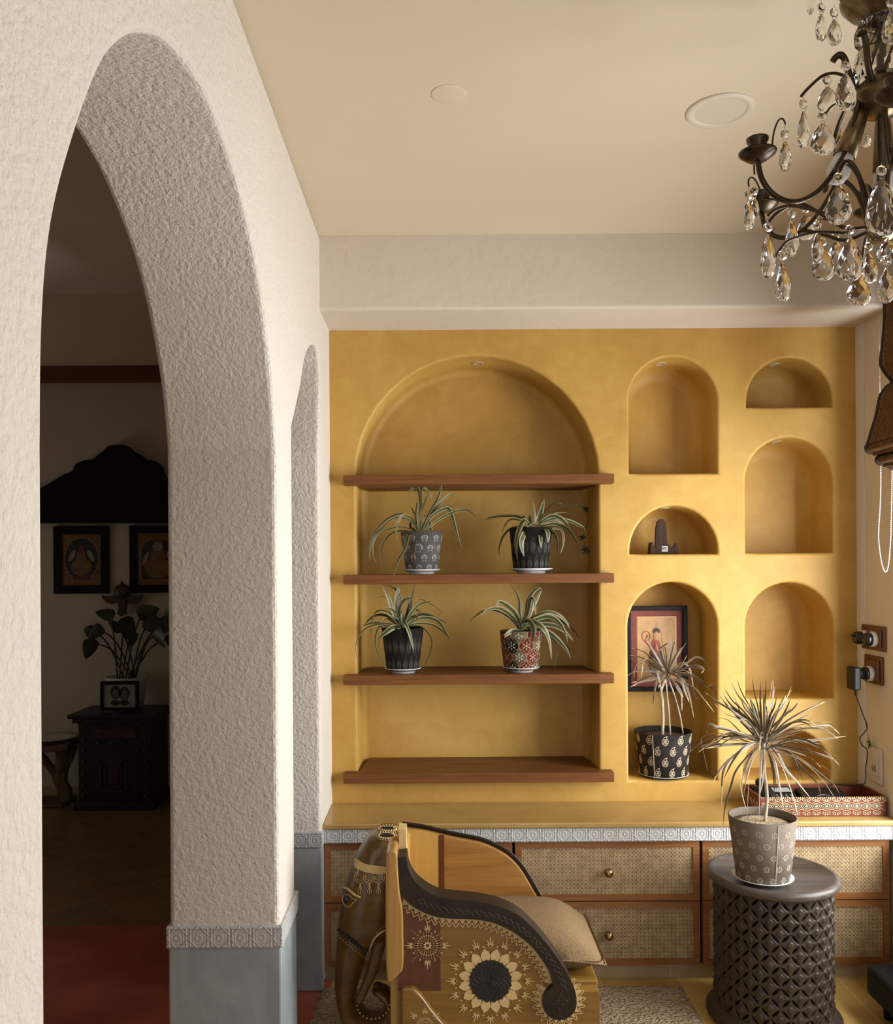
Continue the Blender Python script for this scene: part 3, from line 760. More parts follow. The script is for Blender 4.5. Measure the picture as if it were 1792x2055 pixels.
LT = [[(640,690),(520,520),(420,400),(240,290),(80,170)],[(700,700),(600,480),(470,300),(385,130)],[(680,690),(560,500),(450,280)],[(720,680),(680,420),(610,200)],[(740,680),(720,460),(640,250)],[(760,680),(760,450),(750,260),(755,40)],
 [(790,680),(800,470),(785,160)],[(840,680),(850,480),(790,270)],[(860,680),(880,420),(905,200),(905,20)],[(880,690),(940,450),(1050,200)],[(880,690),(960,420),(1130,140)],[(900,700),(990,520),(1060,380),(1130,220)],
 [(920,720),(1020,560),(1200,440),(1400,340),(1530,290)],[(930,700),(1100,560),(1360,430)],[(940,720),(1100,600),(1350,545),(1620,530)],[(930,740),(1150,640),(1500,580),(1600,590),(1710,685)],[(950,790),(1150,760),(1400,750),(1780,700)],
 [(940,810),(1150,760),(1330,770),(1500,800)],[(950,830),(1150,840),(1400,900),(1600,970),(1700,1040)],[(930,830),(1100,870),(1350,960),(1480,1080)],[(930,840),(1200,880),(1400,1000),(1620,1140)],[(920,850),(1150,930),(1400,1100),(1560,1230),(1640,1290),(1700,1390)],
 [(860,760),(960,900),(1060,1100),(1200,1260),(1350,1440)],[(850,760),(980,950),(1100,1130),(1230,1330),(1340,1560)],[(850,800),(980,1000),(1080,1230),(1160,1480),(1195,1640)],[(850,850),(920,1000),(970,1250),(1030,1580)],[(850,870),(890,1050),(915,1250),(915,1490)],
 [(850,870),(800,1050),(780,1250),(750,1390)],[(755,770),(760,1000),(745,1300),(740,1700)],[(700,870),(640,1000),(610,1300),(590,1740)],[(660,800),(590,1000),(540,1180),(520,1320),(580,1580)],[(600,900),(470,1100),(400,1300),(330,1550),(300,1800)],
 [(700,750),(560,830),(420,1000),(310,1220)],[(690,760),(520,870),(330,1070),(290,1300),(290,1630)],[(640,740),(450,640),(240,590),(130,555),(110,690)],[(650,740),(420,640),(180,600)],[(640,760),(400,690),(200,670),(50,720),(60,840),(120,1110)],
 [(640,790),(400,745),(250,750),(100,830),(0,900)],[(620,800),(400,800),(250,820),(90,850)],[(600,830),(380,800),(130,800),(0,850)],[(960,830),(1100,900),(1200,1080),(1270,1250)],[(700,760),(560,690),(350,500),(180,500)],
 [(720,800),(640,920),(580,1080),(530,1250)],[(800,700),(830,560),(830,400)],[(850,700),(960,560),(1000,420)],[(900,760),(1080,700),(1280,640)],[(900,820),(1080,880),(1180,1000),(1290,1120),(1440,1280),(1480,1480)]]
# ================================================================ CARVED DRUM TABLE + PLANT
M_drum = plain('dark_carved_wood', (.046,.034,.025,1), .4, var=.3, vs=14, bump=.15, bs=80, bd=.002, spec=.28)
M_drumtop = wood('dark_table_top_wood', (.040,.031,.025,1), (.12,.098,.080,1), 0, 5, .35, spec=.35)
M_drumin = plain('drum_inside', (.012,.010,.008,1), .9)
TX, TY, TR, TH_ = 1.187, 3.10, .212, .522
tb = empty('carved_drum_table', (TX, TY, 0)); tag(tb, 'round dark wooden drum table pierced with a carved flower lattice', 'side table')
NC, NR = 19, 6
zb0, zt0 = .050, TH_ - .036
ph = (zt0 - zb0)/NR; pa = 2*PI/NC
def drum_h(u, v):
    """relief height and hole flag on the unit lattice"""
    fu, fv = u - math.floor(u), v - math.floor(v)
    b = min(math.hypot(min(fu, 1-fu), min(fv, 1-fv)), math.hypot(fu-.5, fv-.5))
    hole = False; g = 0.0; dm = 9
    # pointed lenses on the diagonals between star centres (.5,0) and (0,.5)
    for (cx, cy, s) in ((.25,.25,-1), (.75,.75,-1), (.75,.25,1), (.25,.75,1)):
        dx, dy = fu - cx, fv - cy
        a = (dx + s*dy)*.7071; c = abs(dx - s*dy)*.7071
        if abs(a) < .33:
            W_ = .080*(1 - (a/.33)**2)
            if c < W_: g = max(g, min(1, (W_ - c)/.028))
        if abs(a) < .24 and c < .047*(1 - (a/.24)**2): hole = True
    h = -.0075*g
    if b < .15: h = .0045*min(1, (.15 - b)/.02)
    if (abs(fv - .5) < .03 and .62 < fu < .84) or (min(fv, 1-fv) < .03 and .12 < fu < .34): h = max(h, .0022)
    return h, hole
NA, NZ = NC*32, NR*32
m = MB(); vs = []; hol = []
for j in range(NZ + 1):
    for i in range(NA):
        u = i/32; v = j/32
        h, ho = drum_h(u, v)
        r = TR - .012 + h; a = 2*PI*i/NA
        vs.append((TX + r*math.cos(a), TY + r*math.sin(a), zb0 + (zt0 - zb0)*j/NZ)); hol.append(ho)
fs = []
for j in range(NZ):
    for i in range(NA):
        q = (j*NA+i, j*NA+(i+1)%NA, (j+1)*NA+(i+1)%NA, (j+1)*NA+i)
        if sum(hol[k] for k in q) < 2: fs.append(q)
m.add(vs, fs, 0, True)
m.lathe([(TR - .030, zb0), (TR - .030, zt0)], 64, (TX, TY, 0), 1, cap=False)
m.build('drum_lattice', [M_drum, M_drumin], tb, weld=False)
m = MB().lathe([(TR - .02, zt0 - .004), (TR + .003, zt0 + .004), (TR + .013, zt0 + .014), (TR + .013, TH_ - .010), (TR + .006, TH_ - .002), (TR - .002, TH_), (TR - .010, TH_ - .002), (TR - .012, TH_ - .005), (.001, TH_ - .005)], 72, (TX, TY, 0))
m.build('table_top', [M_drumtop], tb)
m = MB().lathe([(.001, .0), (TR + .010, 0), (TR + .018, .010), (TR + .018, .024), (TR + .008, .036), (TR - .004, .044), (TR - .006, .052), (TR - .03, .052)], 72, (TX, TY, 0))
m.build('base_ring', [M_drum], tb)
SEAM = .10
Yp = 3.02
dracaena(1529, Yp, TH_ - .0045, 51*Yp/F, 66*Yp/F, at(1531, 1640, Yp).z + .006, 'daisy', [M_ptaupe, M_printt], M_straw, (1400,1360), 5.973, (790,770), LT,
    [(.0062, [(805,1740),(830,1420),(800,1150),(790,900),(790,760)])], 52, 'dracaena with drooping streaked leaves in a taupe daisy-print pot on the drum table', 'white saucer on the carved drum table', 12, 59*Yp/F, .0092, 3.30, (.14,.25))

# ================================================================ RUG
M_jute = None
g = N('braided_jute')
f = g.noise(95, 3, .6); f2 = g.noise(35, 4, .6)
wv = g.n('ShaderNodeTexVoronoi'); wv.inputs['Scale'].default_value = 75; g.l(g.mapping((1.0, 1.7, 1)), wv.inputs['Vector'])
g.set(color=g.mix(.6, g.ramp(f, [(.3, (.32,.23,.14,1)), (.7, (.72,.58,.42,1))]), g.ramp(wv.outputs['Distance'], [(.0, (.78,.64,.46,1)), (.7, (.26,.18,.105,1))])), rough=.95, spec=.1)
g.bump(g.math('SUBTRACT', f, wv.outputs['Distance']), 1.0, .012)
M_jute = g.mat
rnd = random.Random(5)
x0, x1, y0, y1 = -.462, .92, 1.5, 3.325
nx, ny = 90, 110; m = MB(); vs = []
for j in range(ny+1):
    for i in range(nx+1):
        x = x0 + (x1-x0)*i/nx; y = y0 + (y1-y0)*j/ny
        e = min(i, nx-i, j, ny-j)
        if i in (0, nx): x += .006*math.sin(j*1.7) + rnd.uniform(-.004, .004)
        if j in (0, ny): y += .006*math.sin(i*1.9) + rnd.uniform(-.004, .004)
        z = .002 if e == 0 else .013 + .004*noise.noise((x*22, y*22, 0)) + .003*noise.noise((x*5, y*5, 3))
        vs.append((x, y, z))
m.add(vs, [(j*(nx+1)+i, j*(nx+1)+i+1, (j+1)*(nx+1)+i+1, (j+1)*(nx+1)+i) for j in range(ny) for i in range(nx)], 0, True)
tag(m.build('jute_rug', [M_jute], org=(.2, 2.4, 0), weld=False), 'chunky braided jute rug under the elephant chair', 'rug')

# ================================================================ ELEPHANT CHAIR
from mathutils.bvhtree import BVHTree
Yn, Yf = .72*D, .86*D; Yh = .79*D
M_ebody = wood('painted_brown_wood', (.080,.036,.007,1), (.17,.085,.016,1), 0, 3, .33, spec=.5, bump=.05, coat=.25)
M_eside = wood('golden_brown_painted_wood', (.17,.082,.013,1), (.30,.155,.028,1), 0, 3, .33, spec=.5, bump=.05, coat=.25)
M_emaroon = wood('maroon_painted_wood', (.085,.026,.010,1), (.135,.045,.016,1), 2, 3, .33, spec=.5, bump=.05, coat=.2)
M_eear = wood('bare_golden_wood', (.30,.145,.035,1), (.50,.28,.075,1), 2, 3, .3, bump=.05, coat=.3)
M_einner = wood('varnished_plank_wood', (.26,.115,.026,1), (.43,.215,.052,1), 0, 4, .36, bump=.05, coat=.2)
M_einner2 = wood('varnished_pale_plank_wood', (.50,.27,.065,1), (.60,.36,.10,1), 2, 3, .36, bump=.05, coat=.2)
M_erail = plain('blackened_rail', (.024,.016,.010,1), .4, var=.35, vs=12, bump=.1, bs=40, bd=.002, spec=.3)
M_ecream = plain('cream_paint', (.66,.47,.21,1), .55, var=.12, vs=50)
M_ecream2 = plain('fine_cream_paint', (.62,.46,.24,1), .6)
M_eblack = plain('black_paint', (.014,.011,.010,1), .45)
M_erline = plain('carved_line', (.075,.058,.042,1), .5)
def m_tweed():
    g = N('brown_tweed')
    v = g.mapping((1,1,1), (.4,.3,.78))
    w1 = g.n('ShaderNodeTexChecker'); w1.inputs['Scale'].default_value = 420; g.l(v, w1.inputs['Vector'])
    f = g.noise(260, 3, .7)
    g.set(color=g.mix(.35, g.ramp(f, [(.3, (.115,.068,.030,1)), (.7, (.34,.235,.125,1))]), g.mix(w1.outputs['Fac'], (.12,.07,.03,1), (.33,.225,.12,1))), rough=.95, spec=.1)
    g.bump(f, .35, .002)
    return g.mat
M_tweed = m_tweed()
ch = empty('elephant_chair', (at(950, 1900, Yh).x, Yh, 0)); tag(ch, 'low painted wooden armchair carved as an elephant with a tweed cushion', 'armchair')
nr = lambda x, y, Y=Yn: (at(x, y, Y).x, at(x, y, Y).z)
fxz = lambda u, v, w: (u, w, v)
up = [(816,1714),(822,1744),(841,1771),(874,1792),(908,1799),(941,1802),(975,1807),(1008,1816),(1042,1833),(1075,1863),(1109,1905),(1135,1945),(1152,1982),(1155,2005)]
lo = [(797,1716),(800,1768),(814,1801),(841,1821),(874,1834),(908,1838),(941,1839),(975,1843),(1008,1854),(1042,1874),(1069,1898),(1089,1925),(1102,1948),(1108,1972)]
def smooth2(p, n=4): return [(v.x, v.y) for v in catmull([Vector((a, b, 0)) for a, b in p], n)]
ups, los = smooth2(up), smooth2(lo)
knob = [(1121 + 34*math.cos(t), 2006 + 34*math.sin(t)) for t in [(-20 + 260*k/24)*PI/180 for k in range(25)]]
# near arm: side panel + black rail
panel = [nr(x, y) for x, y in los[2:]] + [nr(1150, 1990), nr(1203, 1990)]
xr_ = nr(1203, 1990)[0]; xl_ = nr(797, 1716)[0]
fl = .021
panel = panel + [(xr_, fl), (xl_, fl)]
def arm(near):
    sgn = Yn if near else Yf - .04
    return sgn
m = MB()
xs = at(884, 1900, Yn).x
m.prism(panel, fxz, Yn, Yn + .045)
sp_ = m.build('side_panel', [M_eside], ch, bevel=.003)
# darker maroon board at the back of the panel
mb_ = [nr(x, y) for x, y in los if x < 884][2:]
mb_ = mb_ + [(xs, nr(884, 1837)[1]), (xs, nr(884, 1988)[1]), (xl_, nr(884, 1988)[1])]
MB().prism(mb_, fxz, Yn - .0010, Yn + .002).build('maroon_board', [M_emaroon], ch)
rail = [nr(x, y) for x, y in ups] + [nr(x, y) for x, y in knob] + [nr(x, y) for x, y in los[::-1]]
MB().prism(rail, fxz, Yn - .022, Yn + .055).build('arm_rail', [M_erail], ch, bevel=.012, seg=4, ang=50)
# far arm
fa = [(806,1661),(850,1667),(900,1679),(960,1691),(992,1703),(1022,1721),(1047,1748),(1072,1790),(1092,1828),(1100,1870)]
fas = smooth2(fa)
far = [nr(x, y, Yf - .045) for x, y in fas]
xfr = nr(1203, 1990)[0]
MB().prism(far + [(xfr, far[-1][1]), (xfr, fl), (far[0][0], fl)], fxz, Yf - .045, Yf).build('side_panel', [M_einner], ch, bevel=.004)
xj = at(880, 1700, Yf - .045).x
pal = [p for p in far if p[0] < xj]
MB().prism(pal + [(xj, pal[-1][1] - .002), (xj, .30), (far[0][0], .30)], fxz, Yf - .049, Yf - .044).build('inner_board', [M_einner2], ch)
MB().box((xj, Yf - .050, .40), (xj + .020, Yf - .044, pal[-1][1] - .006)).build('joint_strip', [M_emaroon], ch)
m = MB(); top = [Vector((x, Yf - .02, z + .004)) for x, z in far]
m.tube(top, .006, 8, flat=3.4); m.build('arm_rail', [M_erail], ch)
# back rest and seat box
xb_ = at(815, 1700, Yn + .1).x
MB().box((xb_ - .05, Yn + .04, .12), (xb_, Yf - .04, nr(806, 1668, Yf - .045)[1])).build('backrest', [M_einner2], ch, bevel=.012, seg=3)
zseat = nr(1203, 1981)[1]
MB().box((xb_, Yn + .042, fl), (xr_ - .004, Yf - .042, zseat - .02)).build('seat_base', [M_eside], ch, bevel=.006)
MB().box((xb_ + .02, Yn + .044, zseat - .02), (xr_ + .004, Yf - .046, zseat)).build('seat_board', [M_eside], ch, bevel=.005)
# cushion
bm_ = MB(); nu, nv = 14, 10
cx0, cx1, cy0, cy1, cz0, cz1 = xb_ + .01, .512, Yn + .062, Yf - .056, zseat + .001, .466
vs = []; 
def cus(i, j, top):
    a = i/nu; b = j/nv
    e = (max(0, 1 - abs(2*a-1)**8))**.5*(max(0, 1 - abs(2*b-1)**8))**.5
    zm = .395 - .02*max(0, a - .6)
    x = cx0 + (cx1-cx0)*a; y = cy0 + (cy1-cy0)*b
    if top:
        z = zm + (cz1 - zm)*e + .014*e*math.sin(PI*a)*math.sin(PI*b) - .05*max(0, a-.80)
        x -= .045*e*max(0, a-.5)*2
    else: z = zm - (zm - cz0)*min(1, e*1.2); x += .004*e
    return (x, y, z)
for tp in (1, 0):
    for j in range(nv+1):
        for i in range(nu+1): vs.append(cus(i, j, tp))
K = (nu+1)*(nv+1); fs = []
for j in range(nv):
    for i in range(nu):
        a = j*(nu+1)+i; fs.append((a, a+1, a+nu+2, a+nu+1)); fs.append((K+a, K+a+nu+1, K+a+nu+2, K+a+1))
bm_.add(vs, fs, 0, True)
cu = bm_.build('seat_cushion', [M_tweed], ch, subsurf=1); cu['label'] = 'brown tweed seat cushion'
pi_ = [cus(nu, j, 1) for j in range(nv+1)]
MB().tube([cus(i, 0, 1) for i in range(nu+1)] + pi_ + [cus(i, nv, 1) for i in range(nu, -1, -1)], .0028, 6).build('piping', [M_tweed], cu)
# head and trunk, lofted through sections
SEC = [((806,1664),(818,1770),.115),((788,1657),(812,1795),.135),((765,1658),(806,1815),.148),((740,1671),(800,1835),.155),((718,1706),(795,1852),.156),((700,1748),(790,1864),.152),((687,1788),(780,1872),.143),((681,1835),(765,1876),.128),
 ((677,1880),(746,1886),.110),((673,1930),(734,1918),.094),((672,1970),(723,1960),.084),((679,2020),(714,1992),.077),((694,2062),(721,2018),.071),((725,2093),(742,2034),.065),((768,2098),(762,2035),.060),((795,2070),(773,2019),.056),((798,2022),(771,2003),.051),((783,1987),(762,1999),.046),((758,1974),(754,1993),.040),((747,1978),(750,1990),.03)]
hd = MB(); nS = 28; vs = []
secs = []
for k in range((len(SEC)-1)*3 + 1):
    i = k//3; t = (k % 3)/3; j = min(i+1, len(SEC)-1)
    A_, B_ = SEC[i], SEC[j]
    secs.append(tuple((A_[q][0]*(1-t) + B_[q][0]*t, A_[q][1]*(1-t) + B_[q][1]*t) for q in (0, 1)) + (A_[2]*(1-t) + B_[2]*t,))
for (o_, i_, w_) in secs:
    a = at(o_[0], o_[1], Yh); b = at(i_[0], i_[1], Yh); c = (a+b)/2; r = (a-b)/2
    for q in range(nS):
        t = 2*PI*q/nS; ct, st = math.cos(t), math.sin(t)
        e = .82
        vs.append(c + r*(abs(ct)**e*(1 if ct > 0 else -1)) + Vector((0, w_*(abs(st)**e*(1 if st > 0 else -1)), 0)))
L_ = len(secs)
hd.add(vs, [(k*nS+q, k*nS+(q+1)%nS, (k+1)*nS+(q+1)%nS, (k+1)*nS+q) for k in range(L_-1) for q in range(nS)], 0, True)
hd.add(vs[:nS], [list(range(nS))]); hd.add(vs[-nS:], [list(range(nS))])
head = hd.build('head_and_trunk', [M_ebody], ch, subsurf=1)
bvh = BVHTree.FromPolygons([Vector(v) for v in hd.v], hd.f)
def onhead(x, y, off=.002):
    d = at(x, y, 1.0) - Vector((0, 0, EYE)); d.normalize()
    p, nrm, _, _ = bvh.ray_cast(Vector((0, 0, EYE)), d)
    if p is None: return None
    if nrm.dot(d) > 0: nrm = -nrm
    return p + nrm*off
def stroke(m, pts, r, mi=0, n=5, f=onhead, sm=4):
    q = [f(x, y) for x, y in (smooth2(pts, sm) if len(pts) > 2 else pts)]
    q = [p for p in q if p is not None]
    if len(q) > 1: m.tube(q, r, n, mi)
def dot(m, x, y, r, mi=0, f=onhead, sc=(1,1,1)):
    p = f(x, y)
    if p is not None: m.sphere(p, r, 8, 5, mi, sc)
# ear plank
ea = [(776,1712),(784,1706),(796,1710),(798,1740),(802,1790),(808,1830),(809,1880),(809,1940),(800,1955),(788,1965),(777,1965),(774,1880),(774,1780)]
MB().prism([nr(x, y, 2.60) for x, y in smooth2(ea + ea[:1], 3)[:-1]], fxz, 2.595, 2.74).build('ear', [M_eear], ch, bevel=.008, seg=3, ang=50)
MB().prism([nr(x, y, Yf) for x, y in ((784,1720),(800,1722),(806,1900),(786,1920))], fxz, Yf - .1, Yf + .03).build('ear', [M_eear], ch, bevel=.008)
# tusks
for Yt in (Yh - .075, Yh + .075):
    P = [at(x, y, Yt) for x, y in ((768,1872),(758,1905),(748,1945),(733,1980),(719,2012))]
    MB().tube(catmull(P, 5), [.024 - .011*k/20 for k in range(21)], 12).build('tusk', [M_ebody], ch)
# carved fore leg on the near side
lg = [(806,1978),(826,1977),(838,1984),(852,2000),(868,2022),(886,2044),(905,2062),(912,2100)]
MB().prism([nr(x, y) for x, y in smooth2(lg)] + [(nr(912, 2100)[0], fl), (nr(806, 1978)[0], fl)], fxz, Yn - .022, Yn + .01).build('fore_leg', [M_eside], ch, bevel=.01, seg=3, ang=50)
# ---- painted ornament
pn = lambda x, y, off=.0022: Vector((at(x, y, Yn).x, Yn - off, at(x, y, Yn).z))
def flat_poly(m, pts, mi=0, off=.0022, th=.003):
    m.prism([(pn(x, y).x, pn(x, y).z) for x, y in pts], fxz, Yn - off, Yn - off + th, mi)
def drop(m, x, y, ang, L, w, mi=0, off=.0030, n=8):
    """little brush drop pointing outward"""
    ca, sa = math.cos(ang), math.sin(ang); pts = []
    for k in range(n):
        t = 2*PI*k/n; a = L/2*math.cos(t); b = w/2*math.sin(t)*(1 - .55*math.cos(t))
        pts.append((x + (a + L/2)*ca - b*sa, y + (a + L/2)*sa + b*ca))
    m.add([pn(px_, py_, off) for px_, py_ in pts], [list(range(n))], mi)
def ndot(m, x, y, r, mi=0, off=.0032):
    m.add([pn(x + r*math.cos(2*PI*k/8), y + r*math.sin(2*PI*k/8), off) for k in range(8)], [list(range(8))], mi)
def pline(m, pts, w, mi=0, off=.0029, closed=False):
    n_ = len(pts)
    for k in range(n_ - (0 if closed else 1)):
        a = pts[k]; b = pts[(k+1) % n_]; dx, dy = b[0]-a[0], b[1]-a[1]; l = math.hypot(dx, dy) or 1; ex, ey = -dy/l*w, dx/l*w
        m.add([pn(a[0]+ex, a[1]+ey, off), pn(a[0]-ex, a[1]-ey, off), pn(b[0]-ex, b[1]-ey, off), pn(b[0]+ex, b[1]+ey, off)], [(0,1,2,3)], mi)
def spray(m, x, y, ang, s=1.0):
    for k, (da, L) in enumerate(((0, 21), (.42, 15), (-.42, 15), (.85, 10), (-.85, 10))):
        drop(m, x, y, ang + da, L*s, 2.3*s)
m = MB()
# zigzag border under the rail
dense = smooth2(lo, 16)
acc = [0]
for k in range(1, len(dense)): acc.append(acc[-1] + math.dist(dense[k], dense[k-1]))
def along(s_):
    for k in range(1, len(acc)):
        if acc[k] >= s_:
            t = (s_ - acc[k-1])/max(1e-6, acc[k]-acc[k-1]); p = dense[k-1]; q = dense[k]
            nx_, ny_ = -(q[1]-p[1]), q[0]-p[0]; l = math.hypot(nx_, ny_)
            return p[0]+(q[0]-p[0])*t, p[1]+(q[1]-p[1])*t, nx_/l, ny_/l
    p = dense[-1]; return p[0], p[1], -1, 0
s0 = 88; nt = 28; st_ = (acc[-1] - s0)/nt; zz = []
for k in range(nt):
    a = along(s0 + k*st_); b = along(s0 + (k+.5)*st_); c = along(s0 + (k+1)*st_)
    i0, dpt = 6, 16
    P_ = lambda q, d: (q[0] + q[2]*d, q[1] + q[3]*d)
    flat_poly(m, [P_(a, -2), P_(a, i0), P_(b, dpt), P_(c, i0), P_(c, -2)])
    zz += [P_(a, i0 + 6), P_(b, dpt + 6)]
pline(m, zz, .9)
nk = 17; zz = []
for k in range(nk + 1):
    t0 = (-62 + 285*k/nk)*PI/180; t1 = (-62 + 285*(k+.5)/nk)*PI/180; t2 = (-62 + 285*(k+1)/nk)*PI/180
    C = lambda t, r: (1121 + r*math.cos(t), 2006 + r*math.sin(t))
    if k < nk: flat_poly(m, [C(t0, 30), C(t0, 38), C(t1, 49), C(t2, 38), C(t2, 30)])
    zz += [C(t0, 43)] + ([C(t1, 55)] if k < nk else [])
pline(m, zz, .9)
m.build('painted_border', [M_ecream], ch, weld=False)
m = MB()
# sunflower
sx, sy = 984, 1968
for k in range(16):
    t = 2*PI*(k+.5)/16
    def Q(r, da): return (sx + r*math.cos(t+da), sy + r*math.sin(t+da))
    flat_poly(m, [Q(43, -.17), Q(52, -.19), Q(58, -.13), Q(65, 0), Q(58, .13), Q(52, .19), Q(43, .17), Q(40, 0)])
for k in range(16):
    t = 2*PI*k/16
    spray(m, sx + 68*math.cos(t), sy + 68*math.sin(t), t, 1.1); ndot(m, sx + 70*math.cos(t + .2), sy + 70*math.sin(t + .2), 1.8)
m.build('painted_sunflower', [M_ecream], ch, weld=False)
m = MB()
# round mandala
mx_, my_ = 858, 1896
for r_, n_, L, w_ in ((3, 9, 6.5, 3.4), (17.5, 26, 5.5, 2.0)):
    for k in range(n_):
        t = 2*PI*k/n_; drop(m, mx_ + r_*math.cos(t), my_ + r_*math.sin(t), t, L, w_, off=.0056)
for r_, n_ in ((12, 18), (15, 22), (26, 30)):
    for k in range(n_): ndot(m, mx_ + r_*math.cos(2*PI*k/n_), my_ + r_*math.sin(2*PI*k/n_), .9, off=.0056)
pn_old = pn
pn = lambda x, y, off=.0022: pn_old(x, y, max(off, .0056))
for k in range(8):
    t = 2*PI*k/8 + PI/2
    if k % 2 == 0: spray(m, mx_ + 28*math.cos(t), my_ + 28*math.sin(t), t, 1.0)
    else:
        for q in range(5): ndot(m, mx_ + (29 + q*4)*math.cos(t), my_ + (29 + q*4)*math.sin(t), 1.0 - q*.1)
        for dq in (-.25, .25): drop(m, mx_ + 29*math.cos(t+dq), my_ + 29*math.sin(t+dq), t + dq*3, 7, 2)
m.build('painted_mandala', [M_ecream], ch, weld=False)
m = MB()
pn = lambda x, y, off=.0022: pn_old(x, y, .0235)
for k in range(13):
    t = PI + PI*k/12; drop(m, 853 + 12*math.cos(t), 2052 + 12*math.sin(t), t, 9, 2); ndot(m, 853 + 9*math.cos(t), 2052 + 9*math.sin(t), 1)
for k in (-1, 0, 1): spray(m, 853 + 24*math.sin(k*.8), 2052 - 24*math.cos(k*.8), -PI/2 + k*.8, .9)
pn = pn_old
m.build('painted_lotus', [M_ecream], ch, weld=False)
# black flower centre, raised swirl
m = MB()
pts = []
for k in range(32):
    r_ = 44 if k % 2 else 39
    pts.append((sx + r_*math.cos(2*PI*k/32), sy + r_*math.sin(2*PI*k/32)))
flat_poly(m, pts, 0, .0040, .004)
for k in range(16):
    q = [(sx + (3 + 36*t)*math.cos(2*PI*k/16 + 1.1*t), sy + (3 + 36*t)*math.sin(2*PI*k/16 + 1.1*t)) for t in (0, .25, .5, .75, 1)]
    m.tube([pn(x, y, .0042) for x, y in smooth2(q, 3)], .0013, 5, 0)
m.build('flower_centre', [M_eblack], ch, weld=False)
# carved chain on the rail
m = MB(); r0 = []
mid = [((a[0]+b[0])/2 + (0), (a[1]*.42 + b[1]*.58)) for a, b in zip(ups, los)]
acc2 = [0]
for k in range(1, len(mid)): acc2.append(acc2[-1] + math.dist(mid[k], mid[k-1]))
def al2(s_):
    for k in range(1, len(acc2)):
        if acc2[k] >= s_:
            t = (s_-acc2[k-1])/max(1e-6, acc2[k]-acc2[k-1]); p, q = mid[k-1], mid[k]; l = math.dist(p, q)
            return p[0]+(q[0]-p[0])*t, p[1]+(q[1]-p[1])*t, -(q[1]-p[1])/l, (q[0]-p[0])/l
    return mid[-1][0], mid[-1][1], -1, 0
rf = lambda x, y, off=.0235: Vector((at(x, y, Yn).x, Yn - off, at(x, y, Yn).z))
T = 15.0; s_a = 95
for sg in (1, -1):
    q = []; s_ = s_a
    while s_ < acc2[-1] - 2:
        p = al2(s_); o_ = 4.6*math.sin(PI*(s_ - s_a)/T)*sg; q.append(rf(p[0]+p[2]*o_, p[1]+p[3]*o_)); s_ += 1.7
    m.tube(q, .0007, 4)
s_ = s_a + T/2
while s_ < acc2[-1] - 2:
    p = al2(s_); m.sphere(rf(p[0], p[1], .0225), .0016, 6, 4); s_ += T
for k in range(4):
    t = PI/2*k + PI/4*0
    q = [(1122 + 9*math.cos(t) + 6*math.cos(u)*math.cos(t) - 4*math.sin(u)*math.sin(t), 2003 + 9*math.sin(t) + 6*math.cos(u)*math.sin(t) + 4*math.sin(u)*math.cos(t)) for u in [2*PI*i/10 for i in range(11)]]
    m.tube([rf(x, y) for x, y in q], .0007, 4); m.sphere(rf(1122 + 9*math.cos(t), 2003 + 9*math.sin(t)), .0016, 6, 4); m.sphere(rf(1122 + 19*math.cos(t), 2003 + 19*math.sin(t)), .0014, 6, 4)
m.build('carved_chain', [M_erline], ch, weld=False)
# head ornament: brow band, swags, eye, bead strap, lotus, collar
m = MB()
for k in range(7): stroke(m, [(713+k*.0, 1724 + k*2.4), (735, 1736 + k*2.2), (760, 1740 + k*2.0), (775, 1742 + k*1.9)], .0030, 0)
for k in range(12):
    x = 714 + k*5.2; y = 1741 + 12*min(1, k/7)
    dot(m, x, y, .0035, 0)
    for q in range(3): dot(m, x + 1, y + 6 + q*5, .0016, 0)
for c_ in (724, 742, 760):
    for r_ in (8, 12):
        stroke(m, [(c_ + r_*math.cos(t), 1757 + r_*1.25*math.sin(t)) for t in [PI*i/6 for i in range(7)]], .0009, 0)
    spray_pts = [(0, 22), (-4, 19), (4, 19)]
    for dx, dy in spray_pts: stroke(m, [(c_, 1772), (c_ + dx, 1772 + dy)], .0012, 0)
for k in range(6): dot(m, 704 + k*1.6, 1752 + k*4.2 - 20, .0018, 0)
m.build('brow_band', [M_ecream], head, weld=False)
m = MB()
# eye
stroke(m, [(684,1795),(690,1783),(700,1785),(712,1795),(725,1801)], .0042, 0)
stroke(m, [(688,1806),(691,1797),(700,1796),(709,1803),(716,1806),(709,1812),(703,1819),(694,1818),(688,1806)], .0014, 0)
m.build('eye_outline', [M_ecream], head, weld=False)
m = MB()
# yellow jaw line and scallops
stroke(m, [(775,1865),(762,1872),(750,1885),(742,1902)], .0032, 0)
for k in range(9): dot(m, 772 - k*4.0, 1858 + k*k*.55 + k*1.2, .0016, 0)
m.build('jaw_line', [M_ecream], head, weld=False)
m = MB()
for k in range(16): dot(m, 742 - k*1.9, 1922 + k*5.2, .0042, 0)
for k in range(14):
    t = k/13; a = PI*(1.15 - 1.15*t); dot(m, 748 + 33*math.cos(a), 2016 + 30*math.sin(a), .0036, 0)
m.build('trunk_scallops', [M_ecream], head, weld=False)
m = MB()
for k in range(13): dot(m, 679 + k*5.0, 1868 + k*4.2 + 10, .0020, 0)
m.build('dotted_strap', [M_ecream], head, weld=False)
m = MB()
